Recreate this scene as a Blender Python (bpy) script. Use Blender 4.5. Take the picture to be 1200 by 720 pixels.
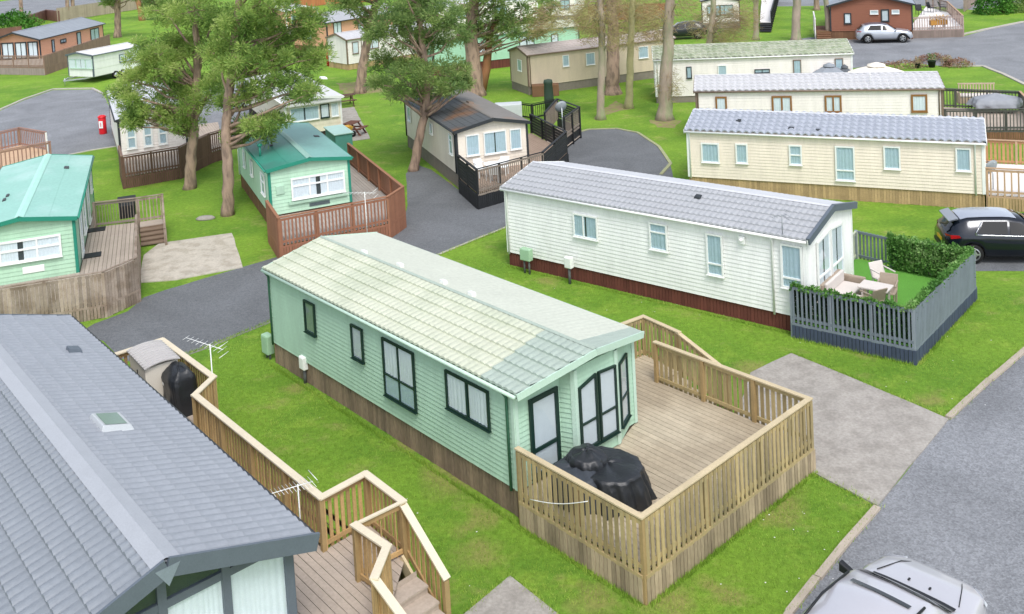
import bpy, bmesh, math, random
from mathutils import Vector, Matrix
random.seed(7)
R = math.radians
for o in list(bpy.data.objects): bpy.data.objects.remove(o)
sc = bpy.context.scene
COL = sc.collection

# ------------------------------------------------------------ camera
FPX, PPX, PPY, CH = 1140.0, 600.0, -31.0, 12.5      # focal length and principal point in pixels of a 1200x720 frame
PITCH, ROLL = R(3.66), R(-3.17)
_f = Vector((0, math.cos(PITCH), -math.sin(PITCH))); _u0 = Vector((0, math.sin(PITCH), math.cos(PITCH))); _r0 = Vector((1, 0, 0))
_r = _r0*math.cos(ROLL) + _u0*math.sin(ROLL)
_u = -_r0*math.sin(ROLL) + _u0*math.cos(ROLL)
CAMP = Vector((0, 0, CH))
cd = bpy.data.cameras.new('camera'); cam = bpy.data.objects.new('camera', cd); COL.objects.link(cam)
cam.matrix_world = Matrix(((_r.x, _u.x, -_f.x, 0), (_r.y, _u.y, -_f.y, 0), (_r.z, _u.z, -_f.z, CH), (0, 0, 0, 1)))
cd.sensor_fit = 'HORIZONTAL'; cd.sensor_width = 36; cd.lens = FPX/1200*36
cd.shift_x = 0; cd.shift_y = -(360-PPY)/1200
cd.clip_start = .5; cd.clip_end = 3000
sc.camera = cam

# ------------------------------------------------------------ sky, sun, exposure
SUN_EL, SUN_AZ = R(56), R(165)                       # azimuth measured from +Y clockwise
world = bpy.data.worlds.new('World'); sc.world = world; world.use_nodes = True
wn = world.node_tree.nodes; wl = world.node_tree.links
bg = wn['Background']
sky = wn.new('ShaderNodeTexSky'); sky.sky_type = 'NISHITA'; sky.sun_disc = False
sky.sun_elevation = SUN_EL; sky.sun_rotation = SUN_AZ; sky.air_density = 1.0; sky.dust_density = 2.0; sky.ozone_density = .3
hs = wn.new('ShaderNodeHueSaturation'); hs.inputs['Saturation'].default_value = .5      # thin cloud greys the blue
wl.new(sky.outputs[0], hs.inputs['Color']); wl.new(hs.outputs[0], bg.inputs[0]); bg.inputs[1].default_value = .15
sl = bpy.data.lights.new('sun', 'SUN'); sl.energy = 1.15; sl.angle = R(20); sl.color = (1, .97, .93)
so = bpy.data.objects.new('sun', sl); COL.objects.link(so); so.location = (0, 0, 60)
sd = Vector((math.sin(SUN_AZ)*math.cos(SUN_EL), math.cos(SUN_AZ)*math.cos(SUN_EL), math.sin(SUN_EL)))
so.rotation_euler = sd.to_track_quat('Z', 'Y').to_euler()
sc.view_settings.view_transform = 'Standard'; sc.view_settings.look = 'None'
sc.view_settings.gamma = 1; sc.view_settings.use_curve_mapping = False
sc.view_settings.exposure = 0.8
sc.render.engine = 'CYCLES'
sc.render.resolution_x = 1024; sc.render.resolution_y = 614

def at(px, py, z=0.0):
    """the real place, at height z, of something the survey photo shows at px, py"""
    d = _f*FPX + _r*(px-PPX) - _u*(py-PPY)
    t = (z-CH)/d.z
    return CAMP + d*t
def at_depth(px, py, y):
    d = _f*FPX + _r*(px-PPX) - _u*(py-PPY)
    return CAMP + d*(y/d.y)

# ------------------------------------------------------------ materials
def s2l(h):
    if isinstance(h, str):
        h = h.lstrip('#'); c = [int(h[i:i+2], 16)/255 for i in (0, 2, 4)]
        return tuple(x/12.92 if x <= .04045 else ((x+.055)/1.055)**2.4 for x in c)
    return h
MATS = {}
def mat(name, col, rough=.6, var=.12, scale=3.0, bump=0.0, bscale=40, metal=0, col2=None, mixscale=None, spec=.4, stretch=None, fine=.06, mixlo=.45, mixhi=.62):
    """procedural paint/wood/plastic: base colour broken up by two noises, optional second colour in patches"""
    if name in MATS: return MATS[name]
    m = bpy.data.materials.new(name); m.use_nodes = True
    N = m.node_tree.nodes; Lk = m.node_tree.links
    b = N['Principled BSDF']; b.inputs['Roughness'].default_value = rough; b.inputs['Metallic'].default_value = metal
    b.inputs['Specular IOR Level'].default_value = spec
    c = s2l(col)
    tc = N.new('ShaderNodeTexCoord'); src = tc.outputs['Object']
    if stretch:
        mp = N.new('ShaderNodeMapping'); mp.inputs['Scale'].default_value = stretch; Lk.new(src, mp.inputs[0]); src2 = mp.outputs[0]
    else: src2 = src
    n1 = N.new('ShaderNodeTexNoise'); n1.inputs['Scale'].default_value = scale; n1.inputs['Detail'].default_value = 6; n1.inputs['Roughness'].default_value = .65
    Lk.new(src2, n1.inputs['Vector'])
    mr = N.new('ShaderNodeMapRange'); mr.inputs[1].default_value = .25; mr.inputs[2].default_value = .75
    mr.inputs[3].default_value = 1-var; mr.inputs[4].default_value = 1+var; Lk.new(n1.outputs[0], mr.inputs[0])
    n2 = N.new('ShaderNodeTexNoise'); n2.inputs['Scale'].default_value = scale*14; n2.inputs['Detail'].default_value = 3; Lk.new(src2, n2.inputs['Vector'])
    mr2 = N.new('ShaderNodeMapRange'); mr2.inputs[1].default_value = .3; mr2.inputs[2].default_value = .7
    mr2.inputs[3].default_value = 1-fine; mr2.inputs[4].default_value = 1+fine; Lk.new(n2.outputs[0], mr2.inputs[0])
    mu = N.new('ShaderNodeMath'); mu.operation = 'MULTIPLY'; Lk.new(mr.outputs[0], mu.inputs[0]); Lk.new(mr2.outputs[0], mu.inputs[1])
    vm = N.new('ShaderNodeVectorMath'); vm.operation = 'SCALE'
    if col2 is not None:
        mx = N.new('ShaderNodeMix'); mx.data_type = 'RGBA'
        mx.inputs[6].default_value = (*c, 1); mx.inputs[7].default_value = (*s2l(col2), 1)
        n3 = N.new('ShaderNodeTexNoise'); n3.inputs['Scale'].default_value = mixscale or scale; n3.inputs['Detail'].default_value = 5; Lk.new(src2, n3.inputs['Vector'])
        m3 = N.new('ShaderNodeMapRange'); m3.inputs[1].default_value = mixlo; m3.inputs[2].default_value = mixhi; Lk.new(n3.outputs[0], m3.inputs[0])
        Lk.new(m3.outputs[0], mx.inputs[0]); Lk.new(mx.outputs[2], vm.inputs[0])
    else: vm.inputs[0].default_value = c
    Lk.new(mu.outputs[0], vm.inputs['Scale']); Lk.new(vm.outputs[0], b.inputs['Base Color'])
    if bump:
        nb = N.new('ShaderNodeTexNoise'); nb.inputs['Scale'].default_value = bscale; nb.inputs['Detail'].default_value = 5; Lk.new(src2, nb.inputs['Vector'])
        bp = N.new('ShaderNodeBump'); bp.inputs['Strength'].default_value = bump; bp.inputs['Distance'].default_value = .02
        Lk.new(nb.outputs[0], bp.inputs['Height']); Lk.new(bp.outputs[0], b.inputs['Normal'])
    MATS[name] = m
    return m
def boards_mat(name, col, rough=.75, var=.25, pitch=.14, **k):
    """like mat() but every separate board (mesh island) takes its own tone"""
    if name in MATS: return MATS[name]
    m = mat(name, col, rough, **k)
    N = m.node_tree.nodes; Lk = m.node_tree.links
    g = N.new('ShaderNodeNewGeometry'); mr = N.new('ShaderNodeMapRange'); mr.inputs[3].default_value = 1-var; mr.inputs[4].default_value = 1+var*.7
    Lk.new(g.outputs['Random Per Island'], mr.inputs[0])
    b = N['Principled BSDF']; old = b.inputs['Base Color'].links[0].from_socket
    vm = N.new('ShaderNodeVectorMath'); vm.operation = 'SCALE'; Lk.new(old, vm.inputs[0]); Lk.new(mr.outputs[0], vm.inputs['Scale']); Lk.new(vm.outputs[0], b.inputs['Base Color'])
    return m
def glass_mat():
    m = bpy.data.materials.new('window_glass'); m.use_nodes = True; N = m.node_tree.nodes; Lk = m.node_tree.links
    N.remove(N['Principled BSDF']); out = N['Material Output']
    t = N.new('ShaderNodeBsdfTransparent'); t.inputs[0].default_value = (.93, .96, .97, 1)
    g = N.new('ShaderNodeBsdfGlossy'); g.inputs['Roughness'].default_value = .03; g.inputs[0].default_value = (.9, .95, 1, 1)
    lw = N.new('ShaderNodeLayerWeight'); lw.inputs[0].default_value = .5
    pw = N.new('ShaderNodeMath'); pw.operation = 'POWER'; pw.inputs[1].default_value = 3; Lk.new(lw.outputs['Facing'], pw.inputs[0])
    fr = N.new('ShaderNodeMath'); fr.operation = 'MULTIPLY_ADD'; fr.inputs[1].default_value = .7; fr.inputs[2].default_value = .06; Lk.new(pw.outputs[0], fr.inputs[0])
    mx = N.new('ShaderNodeMixShader'); Lk.new(fr.outputs[0], mx.inputs[0]); Lk.new(t.outputs[0], mx.inputs[1]); Lk.new(g.outputs[0], mx.inputs[2]); Lk.new(mx.outputs[0], out.inputs[0])
    return m
GLASS = glass_mat()
def foliage_mat(name, cols, trans=.35):
    m = bpy.data.materials.new(name); m.use_nodes = True; N = m.node_tree.nodes; Lk = m.node_tree.links
    b = N['Principled BSDF']; b.inputs['Roughness'].default_value = .6; b.inputs['Specular IOR Level'].default_value = .25
    g = N.new('ShaderNodeNewGeometry'); tc = N.new('ShaderNodeTexCoord')
    n = N.new('ShaderNodeTexNoise'); n.inputs['Scale'].default_value = .55; n.inputs['Detail'].default_value = 3; Lk.new(tc.outputs['Object'], n.inputs['Vector'])
    ad = N.new('ShaderNodeMath'); ad.operation = 'MULTIPLY_ADD'; ad.inputs[1].default_value = .45; Lk.new(g.outputs['Random Per Island'], ad.inputs[0]); 
    m2 = N.new('ShaderNodeMapRange'); m2.inputs[1].default_value = .35; m2.inputs[2].default_value = .65; m2.inputs[4].default_value = .55; Lk.new(n.outputs[0], m2.inputs[0]); Lk.new(m2.outputs[0], ad.inputs[2])
    cr = N.new('ShaderNodeValToRGB'); e = cr.color_ramp.elements
    while len(e) < len(cols): e.new(.5)
    for i, c in enumerate(cols): e[i].position = i/(len(cols)-1); e[i].color = (*s2l(c), 1)
    Lk.new(ad.outputs[0], cr.inputs[0]); Lk.new(cr.outputs[0], b.inputs['Base Color'])
    tr = N.new('ShaderNodeBsdfTranslucent'); Lk.new(cr.outputs[0], tr.inputs[0])
    mx = N.new('ShaderNodeMixShader'); mx.inputs[0].default_value = trans
    Lk.new(b.outputs[0], mx.inputs[1]); Lk.new(tr.outputs[0], mx.inputs[2]); Lk.new(mx.outputs[0], N['Material Output'].inputs[0])
    return m

# ------------------------------------------------------------ mesh helper
class MB:
    def __init__(s): s.v = []; s.f = []; s.sm = []
    def face(s, pts, smooth=False):
        i = len(s.v); s.v += [Vector(p) for p in pts]; s.f.append(tuple(range(i, i+len(pts)))); s.sm.append(smooth)
    def add(s, vs, fs, smooth=False):
        i = len(s.v); s.v += [Vector(p) for p in vs]
        for f in fs: s.f.append(tuple(i+k for k in f)); s.sm.append(smooth)
    def box(s, x0, x1, y0, y1, z0, z1):
        s.add([(x0,y0,z0),(x1,y0,z0),(x1,y1,z0),(x0,y1,z0),(x0,y0,z1),(x1,y0,z1),(x1,y1,z1),(x0,y1,z1)],
              [(0,3,2,1),(4,5,6,7),(0,1,5,4),(1,2,6,5),(2,3,7,6),(3,0,4,7)])
    def bar(s, a, b, w, h, side=None):
        """bar from a to b: w across (horizontal), h in height, centred"""
        a = Vector(a); b = Vector(b); d = (b-a).normalized()
        sd_ = Vector(side) if side else d.cross(Vector((0, 0, 1)))
        if sd_.length < 1e-4: sd_ = Vector((1, 0, 0))
        sd_.normalize(); up = sd_.cross(d).normalized()
        P = [sd_*(w/2*i)+up*(h/2*j) for i, j in ((-1,-1),(1,-1),(1,1),(-1,1))]
        s.add([a+p for p in P]+[b+p for p in P], [(3,2,1,0),(4,5,6,7),(0,1,5,4),(1,2,6,5),(2,3,7,6),(3,0,4,7)])
    def prism(s, poly, z0, z1):
        n = len(poly); s.add([(p[0],p[1],z0) for p in poly]+[(p[0],p[1],z1) for p in poly],
              [tuple(reversed(range(n))), tuple(range(n, 2*n))]+[(i,(i+1)%n,n+(i+1)%n,n+i) for i in range(n)])
    def tube(s, pts, rad, n=8, cap=True, smooth=True):
        pts = [Vector(p) for p in pts]
        if not hasattr(rad, '__len__'): rad = [rad]*len(pts)
        rings = []; ref = Vector((.3, .2, 1)).normalized()
        for i, p in enumerate(pts):
            d = (pts[min(i+1, len(pts)-1)]-pts[max(i-1, 0)]).normalized()
            x = d.cross(ref)
            if x.length < .05: x = d.cross(Vector((1, 0, 0)))
            x.normalize(); y = d.cross(x)
            rings.append([p+(x*math.cos(2*math.pi*k/n)+y*math.sin(2*math.pi*k/n))*rad[i] for k in range(n)])
        vs = [q for r_ in rings for q in r_]; fs = []
        for i in range(len(rings)-1):
            for k in range(n): fs.append((i*n+k, i*n+(k+1)%n, (i+1)*n+(k+1)%n, (i+1)*n+k))
        if cap: fs.append(tuple(range(n))); fs.append(tuple((len(rings)-1)*n+k for k in reversed(range(n))))
        s.add(vs, fs, smooth)
    def lathe(s, prof, c=(0,0,0), n=20, smooth=True, axis='z', sx=1, sy=1):
        vs = []; fs = []
        for r_, z in prof:
            for k in range(n):
                a = 2*math.pi*k/n; x, y = r_*math.cos(a)*sx, r_*math.sin(a)*sy
                q = (x, y, z) if axis == 'z' else ((x, z, y) if axis == 'y' else (z, x, y))
                vs.append(Vector(c)+Vector(q))
        for i in range(len(prof)-1):
            for k in range(n): fs.append((i*n+k, i*n+(k+1)%n, (i+1)*n+(k+1)%n, (i+1)*n+k))
        s.add(vs, fs, smooth)
    def build(s, name, material, parent=None, origin=None, loc=None, bevel=0, subsurf=0, recalc=True):
        """link as ONE mesh object; origin: shift world coords so they sit under a parent or at loc"""
        o_ = Vector(origin) if origin is not None else Vector((0, 0, 0))
        me = bpy.data.meshes.new(name); me.from_pydata([tuple(p-o_) for p in s.v], [], s.f)
        me.polygons.foreach_set('use_smooth', s.sm)
        if recalc:
            b = bmesh.new(); b.from_mesh(me)
            if subsurf: bmesh.ops.remove_doubles(b, verts=b.verts, dist=1e-4)
            bmesh.ops.recalc_face_normals(b, faces=b.faces); b.to_mesh(me); b.free()
        me.materials.append(material); me.update()
        ob = bpy.data.objects.new(name, me); COL.objects.link(ob)
        if parent: ob.parent = parent
        if loc is not None: ob.location = loc
        if bevel:
            m = ob.modifiers.new('bevel', 'BEVEL'); m.width = bevel; m.segments = 2; m.limit_method = 'ANGLE'
        if subsurf:
            m = ob.modifiers.new('subsurf', 'SUBSURF'); m.levels = subsurf; m.render_levels = subsurf
        return ob
def tag(o, label=None, cat=None, group=None, kind=None):
    if label: o['label'] = label
    if cat: o['category'] = cat
    if group: o['group'] = group
    if kind: o['kind'] = kind
    return o
def empty(name, loc, rz=0, label=None, cat=None, group=None):
    o = bpy.data.objects.new(name, None); COL.objects.link(o); o.location = loc; o.rotation_euler = (0, 0, rz)
    o.empty_display_size = .3
    return tag(o, label, cat, group)
def copy_tree(o, parent=None):
    c = o.copy(); COL.objects.link(c); c.parent = parent
    for ch in [x for x in bpy.data.objects if x.parent == o]: copy_tree(ch, c)
    return c

# ------------------------------------------------------------ common materials
M = {}
M['white_trim'] = mat('white_trim', '#e9ebe8', .45, .04)
M['curtain'] = mat('curtain', '#dfe6ea', .9, .05, 6)
M['curtain_blue'] = mat('curtain_blue', '#b4c8d0', .9, .08, 6)
M['blind'] = mat('blind', '#c9d0d4', .8, .04, 6)
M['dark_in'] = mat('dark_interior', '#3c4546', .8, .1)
M['black_frame'] = mat('dark_green_frame', '#16302a', .4, .08)
M['steel'] = mat('galvanised_steel', '#b9bec2', .35, .08, metal=.6)
M['black_plastic'] = mat('black_plastic', '#1d1f22', .5, .1)
M['cover'] = mat('black_cover', '#24272b', .42, .18, 5, bump=.5, bscale=14, spec=.5)
M['cover_grey'] = mat('grey_cover', '#3a3f46', .5, .18, 5, bump=.5, bscale=14)
M['brown_frame'] = mat('brown_frame', '#8a6236', .5, .1)
M['rubber'] = mat('tyre_rubber', '#141414', .8, .1)
M['concrete'] = mat('concrete_slab', '#a09b94', .9, .10, 1.2, bump=.4, bscale=60, col2='#938e87', mixscale=2.2, fine=.14)
# ============================================================ GROUND AND ROADS
def grass_mat():
    m = bpy.data.materials.new('lawn'); m.use_nodes = True; N = m.node_tree.nodes; Lk = m.node_tree.links
    b = N['Principled BSDF']; b.inputs['Roughness'].default_value = .85; b.inputs['Specular IOR Level'].default_value = .15
    tc = N.new('ShaderNodeTexCoord').outputs['Object']
    def noise(sc_, det=5, rough=.6, st=None):
        n = N.new('ShaderNodeTexNoise'); n.inputs['Scale'].default_value = sc_; n.inputs['Detail'].default_value = det; n.inputs['Roughness'].default_value = rough
        if st:
            mp = N.new('ShaderNodeMapping'); mp.inputs['Scale'].default_value = st; mp.inputs['Rotation'].default_value = (0, 0, .8); Lk.new(tc, mp.inputs[0]); Lk.new(mp.outputs[0], n.inputs[0])
        else: Lk.new(tc, n.inputs[0])
        return n.outputs[0]
    def rng(x, a, b_, c=0, d=1):
        r_ = N.new('ShaderNodeMapRange'); r_.inputs[1].default_value = a; r_.inputs[2].default_value = b_; r_.inputs[3].default_value = c; r_.inputs[4].default_value = d; Lk.new(x, r_.inputs[0]); return r_.outputs[0]
    def mix(f, a, b_):
        x = N.new('ShaderNodeMix'); x.data_type = 'RGBA'; Lk.new(f, x.inputs[0])
        for i, c in ((6, a), (7, b_)):
            if isinstance(c, tuple): x.inputs[i].default_value = (*c, 1)
            else: Lk.new(c, x.inputs[i])
        return x.outputs[2]
    c = mix(rng(noise(.22, 4), .38, .62), GR[0], GR[1])
    c = mix(rng(noise(.9, 6, .7), .52, .72), c, GR[2])
    c = mix(rng(noise(.55, 5, .7, (1, 1.6, 1)), .56, .72, 0, .75), c, GR[3])
    # worn, dry spots with a place of their own
    for (px, py, r_) in WORN:
        w = at(px, py, 0); d = N.new('ShaderNodeVectorMath'); d.operation = 'DISTANCE'; d.inputs[1].default_value = (w.x, w.y, 0)
        ad = N.new('ShaderNodeVectorMath'); ad.operation = 'MULTIPLY_ADD'; ad.inputs[1].default_value = (1.2, 1.2, 0); nz = N.new('ShaderNodeTexNoise'); nz.inputs['Scale'].default_value = 1.3; nz.inputs['Detail'].default_value = 4
        Lk.new(tc, nz.inputs[0]); Lk.new(nz.outputs['Color'], ad.inputs[0]); Lk.new(tc, ad.inputs[2])
        sb = N.new('ShaderNodeVectorMath'); sb.operation = 'SUBTRACT'; sb.inputs[1].default_value = (.6, .6, 0); Lk.new(ad.outputs[0], sb.inputs[0]); Lk.new(sb.outputs[0], d.inputs[0])
        c = mix(rng(d.outputs['Value'], r_*.35, r_, .6, 0), c, DRY)
    fn = rng(noise(7, 7, .8), .3, .7, .62, 1.28)
    f2 = rng(noise(60, 3, .7, (1, 2.5, 1)), .3, .7, .72, 1.28)
    mu = N.new('ShaderNodeMath'); mu.operation = 'MULTIPLY'; Lk.new(fn, mu.inputs[0]); Lk.new(f2, mu.inputs[1])
    vm = N.new('ShaderNodeVectorMath'); vm.operation = 'SCALE'; Lk.new(c, vm.inputs[0]); Lk.new(mu.outputs[0], vm.inputs['Scale']); Lk.new(vm.outputs[0], b.inputs['Base Color'])
    bp = N.new('ShaderNodeBump'); bp.inputs['Strength'].default_value = .8; bp.inputs['Distance'].default_value = .04; Lk.new(noise(45, 4, .8), bp.inputs['Height']); Lk.new(bp.outputs[0], b.inputs['Normal'])
    return m
GR = [(.205, .355, .040), (.13, .265, .030), (.27, .40, .055), (.36, .35, .12)]
DRY = (.34, .29, .11)
WORN = [(775,700,.7),(905,585,.8),(845,690,.5),(620,560,.5),(530,560,.9),(480,520,.5),(900,610,.4),(560,650,.6),(1090,470,.5),(880,430,.6),(720,395,.5),(640,330,.6),(1020,410,.6),(345,455,.5),(560,610,.5),(700,705,.5)]
LAWN = grass_mat()
def gravel_mat(name, c1, c2, sc_=55):
    m = bpy.data.materials.new(name); m.use_nodes = True; N = m.node_tree.nodes; Lk = m.node_tree.links
    b = N['Principled BSDF']; b.inputs['Roughness'].default_value = .9
    tc = N.new('ShaderNodeTexCoord').outputs['Object']
    v = N.new('ShaderNodeTexVoronoi'); v.inputs['Scale'].default_value = sc_/2; Lk.new(tc, v.inputs[0])
    n = N.new('ShaderNodeTexNoise'); n.inputs['Scale'].default_value = .35; n.inputs['Detail'].default_value = 6; Lk.new(tc, n.inputs[0])
    r1 = N.new('ShaderNodeMapRange'); r1.inputs[1].default_value = .3; r1.inputs[2].default_value = .7; r1.inputs[3].default_value = .82; r1.inputs[4].default_value = 1.18; Lk.new(n.outputs[0], r1.inputs[0])
    sp = N.new('ShaderNodeSeparateColor'); Lk.new(v.outputs['Color'], sp.inputs[0])
    mx = N.new('ShaderNodeMix'); mx.data_type = 'RGBA'; mx.inputs[6].default_value = (*s2l(c1), 1); mx.inputs[7].default_value = (*s2l(c2), 1); Lk.new(sp.outputs[0], mx.inputs[0])
    n.inputs['Distortion'].default_value = 1.0
    n2 = N.new('ShaderNodeTexNoise'); n2.inputs['Scale'].default_value = 7; n2.inputs['Detail'].default_value = 6; n2.inputs['Roughness'].default_value = .8; Lk.new(tc, n2.inputs[0])
    r2 = N.new('ShaderNodeMapRange'); r2.inputs[1].default_value = .3; r2.inputs[2].default_value = .7; r2.inputs[3].default_value = .8; r2.inputs[4].default_value = 1.2; Lk.new(n2.outputs[0], r2.inputs[0])
    mu = N.new('ShaderNodeMath'); mu.operation = 'MULTIPLY'; Lk.new(r1.outputs[0], mu.inputs[0]); Lk.new(r2.outputs[0], mu.inputs[1])
    vm = N.new('ShaderNodeVectorMath'); vm.operation = 'SCALE'; Lk.new(mx.outputs[2], vm.inputs[0]); Lk.new(mu.outputs[0], vm.inputs['Scale']); Lk.new(vm.outputs[0], b.inputs['Base Color'])
    bp = N.new('ShaderNodeBump'); bp.inputs['Strength'].default_value = .5; bp.inputs['Distance'].default_value = .02; Lk.new(v.outputs['Distance'], bp.inputs['Height']); Lk.new(bp.outputs[0], b.inputs['Normal'])
    return m
TARMAC = gravel_mat('tarmac', '#717377', '#898c90')
TARMAC_D = gravel_mat('dark_tarmac', '#5c5f62', '#707376', 70)

g = MB(); g.face([(-600, -60, 0), (600, -60, 0), (600, 1400, 0), (-600, 1400, 0)])
tag(g.build('grass', LAWN), kind='structure')
def wob(pts, amp, step=.6):
    """subdivide a closed outline and roughen it"""
    out = []
    for i, p in enumerate(pts):
        q = pts[(i+1) % len(pts)]; n = max(1, int((q-p).length/step))
        for k in range(n):
            r_ = p.lerp(q, k/n)
            out.append(r_ + Vector((random.uniform(-amp, amp), random.uniform(-amp, amp), 0)))
    return out
def sheet(name, px, z, m, amp=.02, kind='structure'):
    """flat ground sheet whose outline is given by surveyed pixels on the ground"""
    pts = wob([at(*p, 0) for p in px], amp)
    s = MB(); s.face([(p.x, p.y, z) for p in pts])
    return tag(s.build(name, m), kind=kind)
sheet('road', [(1260,368),(1200,413),(1160,447),(1112,492),(1068,545),(1028,595),(990,640),(958,680),(925,722),(905,752),(1010,900),(1500,800),(1700,500),(1500,330)], .004, TARMAC)
sheet('road', [(90,392),(120,400),(140,420),(175,432),(243,408),(330,372),(400,345),(518,297),(594,266),(700,240),(790,215),(786,192),(772,172),(748,156),(722,151),(690,152),(668,158),(650,175),(640,200),(560,228),(537,222),(505,199),(486,192),(476,204),(478,240),(470,268),(400,285),(330,300),(285,313),(235,328),(195,340),(168,349),(150,365),(110,380)], .004, TARMAC_D)
sheet('road', [(-80,186),(-40,145),(0,130),(30,117),(62,106),(108,105),(122,112),(128,125),(150,128),(236,108),(268,96),(330,92),(340,110),(300,150),(285,172),(262,176),(150,178),(135,172),(110,176),(60,186),(0,196),(-60,205)], .004, TARMAC)
sheet('road', [(1260,10),(1200,26),(1165,33),(1128,43),(1075,44),(1000,45),(950,44),(905,50),(880,62),(905,72),(960,76),(1000,80),(1062,74),(1110,78),(1152,78),(1177,88),(1204,101),(1300,140),(1400,60)], .004, TARMAC)
sheet('road', [(-60,40),(0,30),(40,18),(80,10),(120,6),(165,2),(150,-6),(60,-6),(0,2),(-60,10)], .004, TARMAC)
sheet('road', [(900,8),(960,7),(1060,5),(1140,12),(1230,0),(1230,-12),(900,-6)], .004, TARMAC)
sheet('driveway', [(1128,300),(1136,318),(1204,318),(1290,322),(1290,270),(1200,272),(1120,285)], .004, TARMAC_D)
# slabs: thin cast concrete
SLAB2 = mat('pale_concrete_slab', '#bab3a6', .9, .1, 1.2, bump=.4, bscale=60, col2='#a8a092', mixscale=2, fine=.12)
def slab(px, m=None):
    pts = wob([at(*p, 0) for p in px], .02, .8)
    s = MB(); s.prism([(p.x, p.y) for p in pts], -.05, .035)
    return tag(s.build('concrete_slab', m or M['concrete']), kind='structure')
slab([(880,438),(927,415),(1112,492),(1028,594),(943,550),(860,500)])
slab([(168,300),(187,286),(272,274),(284,314),(205,329),(163,332)], SLAB2)
slab([(535,728),(598,677),(660,726),(640,760),(560,760)])
slab([(398,128),(415,126),(434,163),(398,168)])
# pine-needle litter and worn patches where the photo shows bare earth
EARTH = mat('bare_earth', '#8c7d5c', .95, .2, 2, bump=.5, bscale=30, col2='#7f8f45', mixscale=3)
for px in ([(490,196),(505,199),(537,222),(530,226),(505,214),(486,204)], [(694,140),(720,118),(744,128),(722,131)], [(762,141),(800,141),(792,150),(768,150)], [(395,98),(440,95),(452,108),(405,112)]):
    sheet('earth_patch', px, .0025, EARTH, .15)
# kerbs
KERB = mat('kerb_stone', '#ada294', .9, .12, 2, bump=.4, bscale=30)
KERB_G = mat('kerb_grey', '#b2ada3', .9, .12, 2)
def kerb(px, w=.14, h=.07, m=KERB):
    pts = [at(*p, 0) for p in px]; s = MB()
    for a, b in zip(pts, pts[1:]):
        n = max(1, int((b-a).length/.9))
        for k in range(n):
            p, q = a.lerp(b, k/n), a.lerp(b, (k+1)/n); q = q.lerp(p, .008)
            j = Vector((random.uniform(-.012, .012), random.uniform(-.012, .012), random.uniform(-.006, .006)))
            s.bar(p+j+Vector((0, 0, h/2-.01)), q+j+Vector((0, 0, h/2-.01)), w, h)
    tag(s.build('kerb', m), kind='structure')
kerb([(905,752),(925,721),(958,679),(990,639),(1028,596)])
kerb([(1112,491),(1160,446),(1200,412),(1260,367)])
kerb([(1110,78),(1152,78),(1177,88),(1204,101),(1260,122)], .25, .08, KERB_G)
kerb([(1200,26),(1165,33),(1128,41)], .3, .1, KERB_G)
kerb([(0,129),(30,116),(62,105),(108,104),(122,111)], .2, .08, KERB_G)
kerb([(594,266),(518,297),(400,345)], .1, .03, KERB_G)
kerb([(80,182),(110,176),(136,172)], .15, .05, KERB_G)
kerb([(668,158),(690,152),(722,151),(748,156),(772,172),(786,192),(775,205)], .16, .05, mat('kerb_moss', '#9a9c78', .9, .2, 3))
kerb([(175,432),(243,408),(330,372)], .1, .02, mat('edge_grit', '#7f8078', .9, .2, 3))
# ============================================================ CARAVANS AND LODGES
# corner x, y (back end, near side), yaw, length, width, floor height, wall height, roof rise
S = {'A':(-7.38,27.07,-48.4,10.56,3.65,0.63,2.15,0.36),'B':(-0.67,33.75,-38.8,10.93,3.62,0.49,2.33,0.42),
'C':(7.18,41.51,-23.9,11.54,3.54,0.61,2.05,0.48),'D':(9.17,49.91,-13.1,11.91,3.23,0.55,2.15,0.47),
'E':(8.59,60.24,-7.2,11.89,3.46,0.41,2.37,0.55),'K':(-6.20,52.38,-69.6,9.30,3.47,0.69,2.01,0.38),
'H':(-13.55,46.04,-65.7,7.88,3.33,0.70,1.91,0.24),'T':(-22.66,42.11,-69.8,9.84,3.42,0.44,2.09,0.28),
'F2':(0.71,65.23,22.9,11.6,3.0,0.58,2.19,0.38),'J':(-49.90,106.71,-94.5,12.38,4.73,0.56,2.16,0.73),
'G':(-14.75,20.90,-49.3,11.8,4.08,0.9,2.16,0.67),'W':(-25.55,60.20,-65.2,10.45,3.40,0.55,2.14,0.42),
'X':(-17.9,63.8,-64.2,11.0,3.2,.6,1.9,.2),'M':(-14.1,80.6,40,9,3.2,.5,2.1,.4),'P':(-18.0,92.7,52,10,5,.5,2.4,.6),
'N':(-6.5,75.6,20,12.5,3.5,.7,2.05,.35),'S':(-36.0,87.1,-115,5.2,2.9,.55,1.85,.25),'Q':(30.8,94,-108.7,12,6.5,.75,2.25,.9)}

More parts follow.
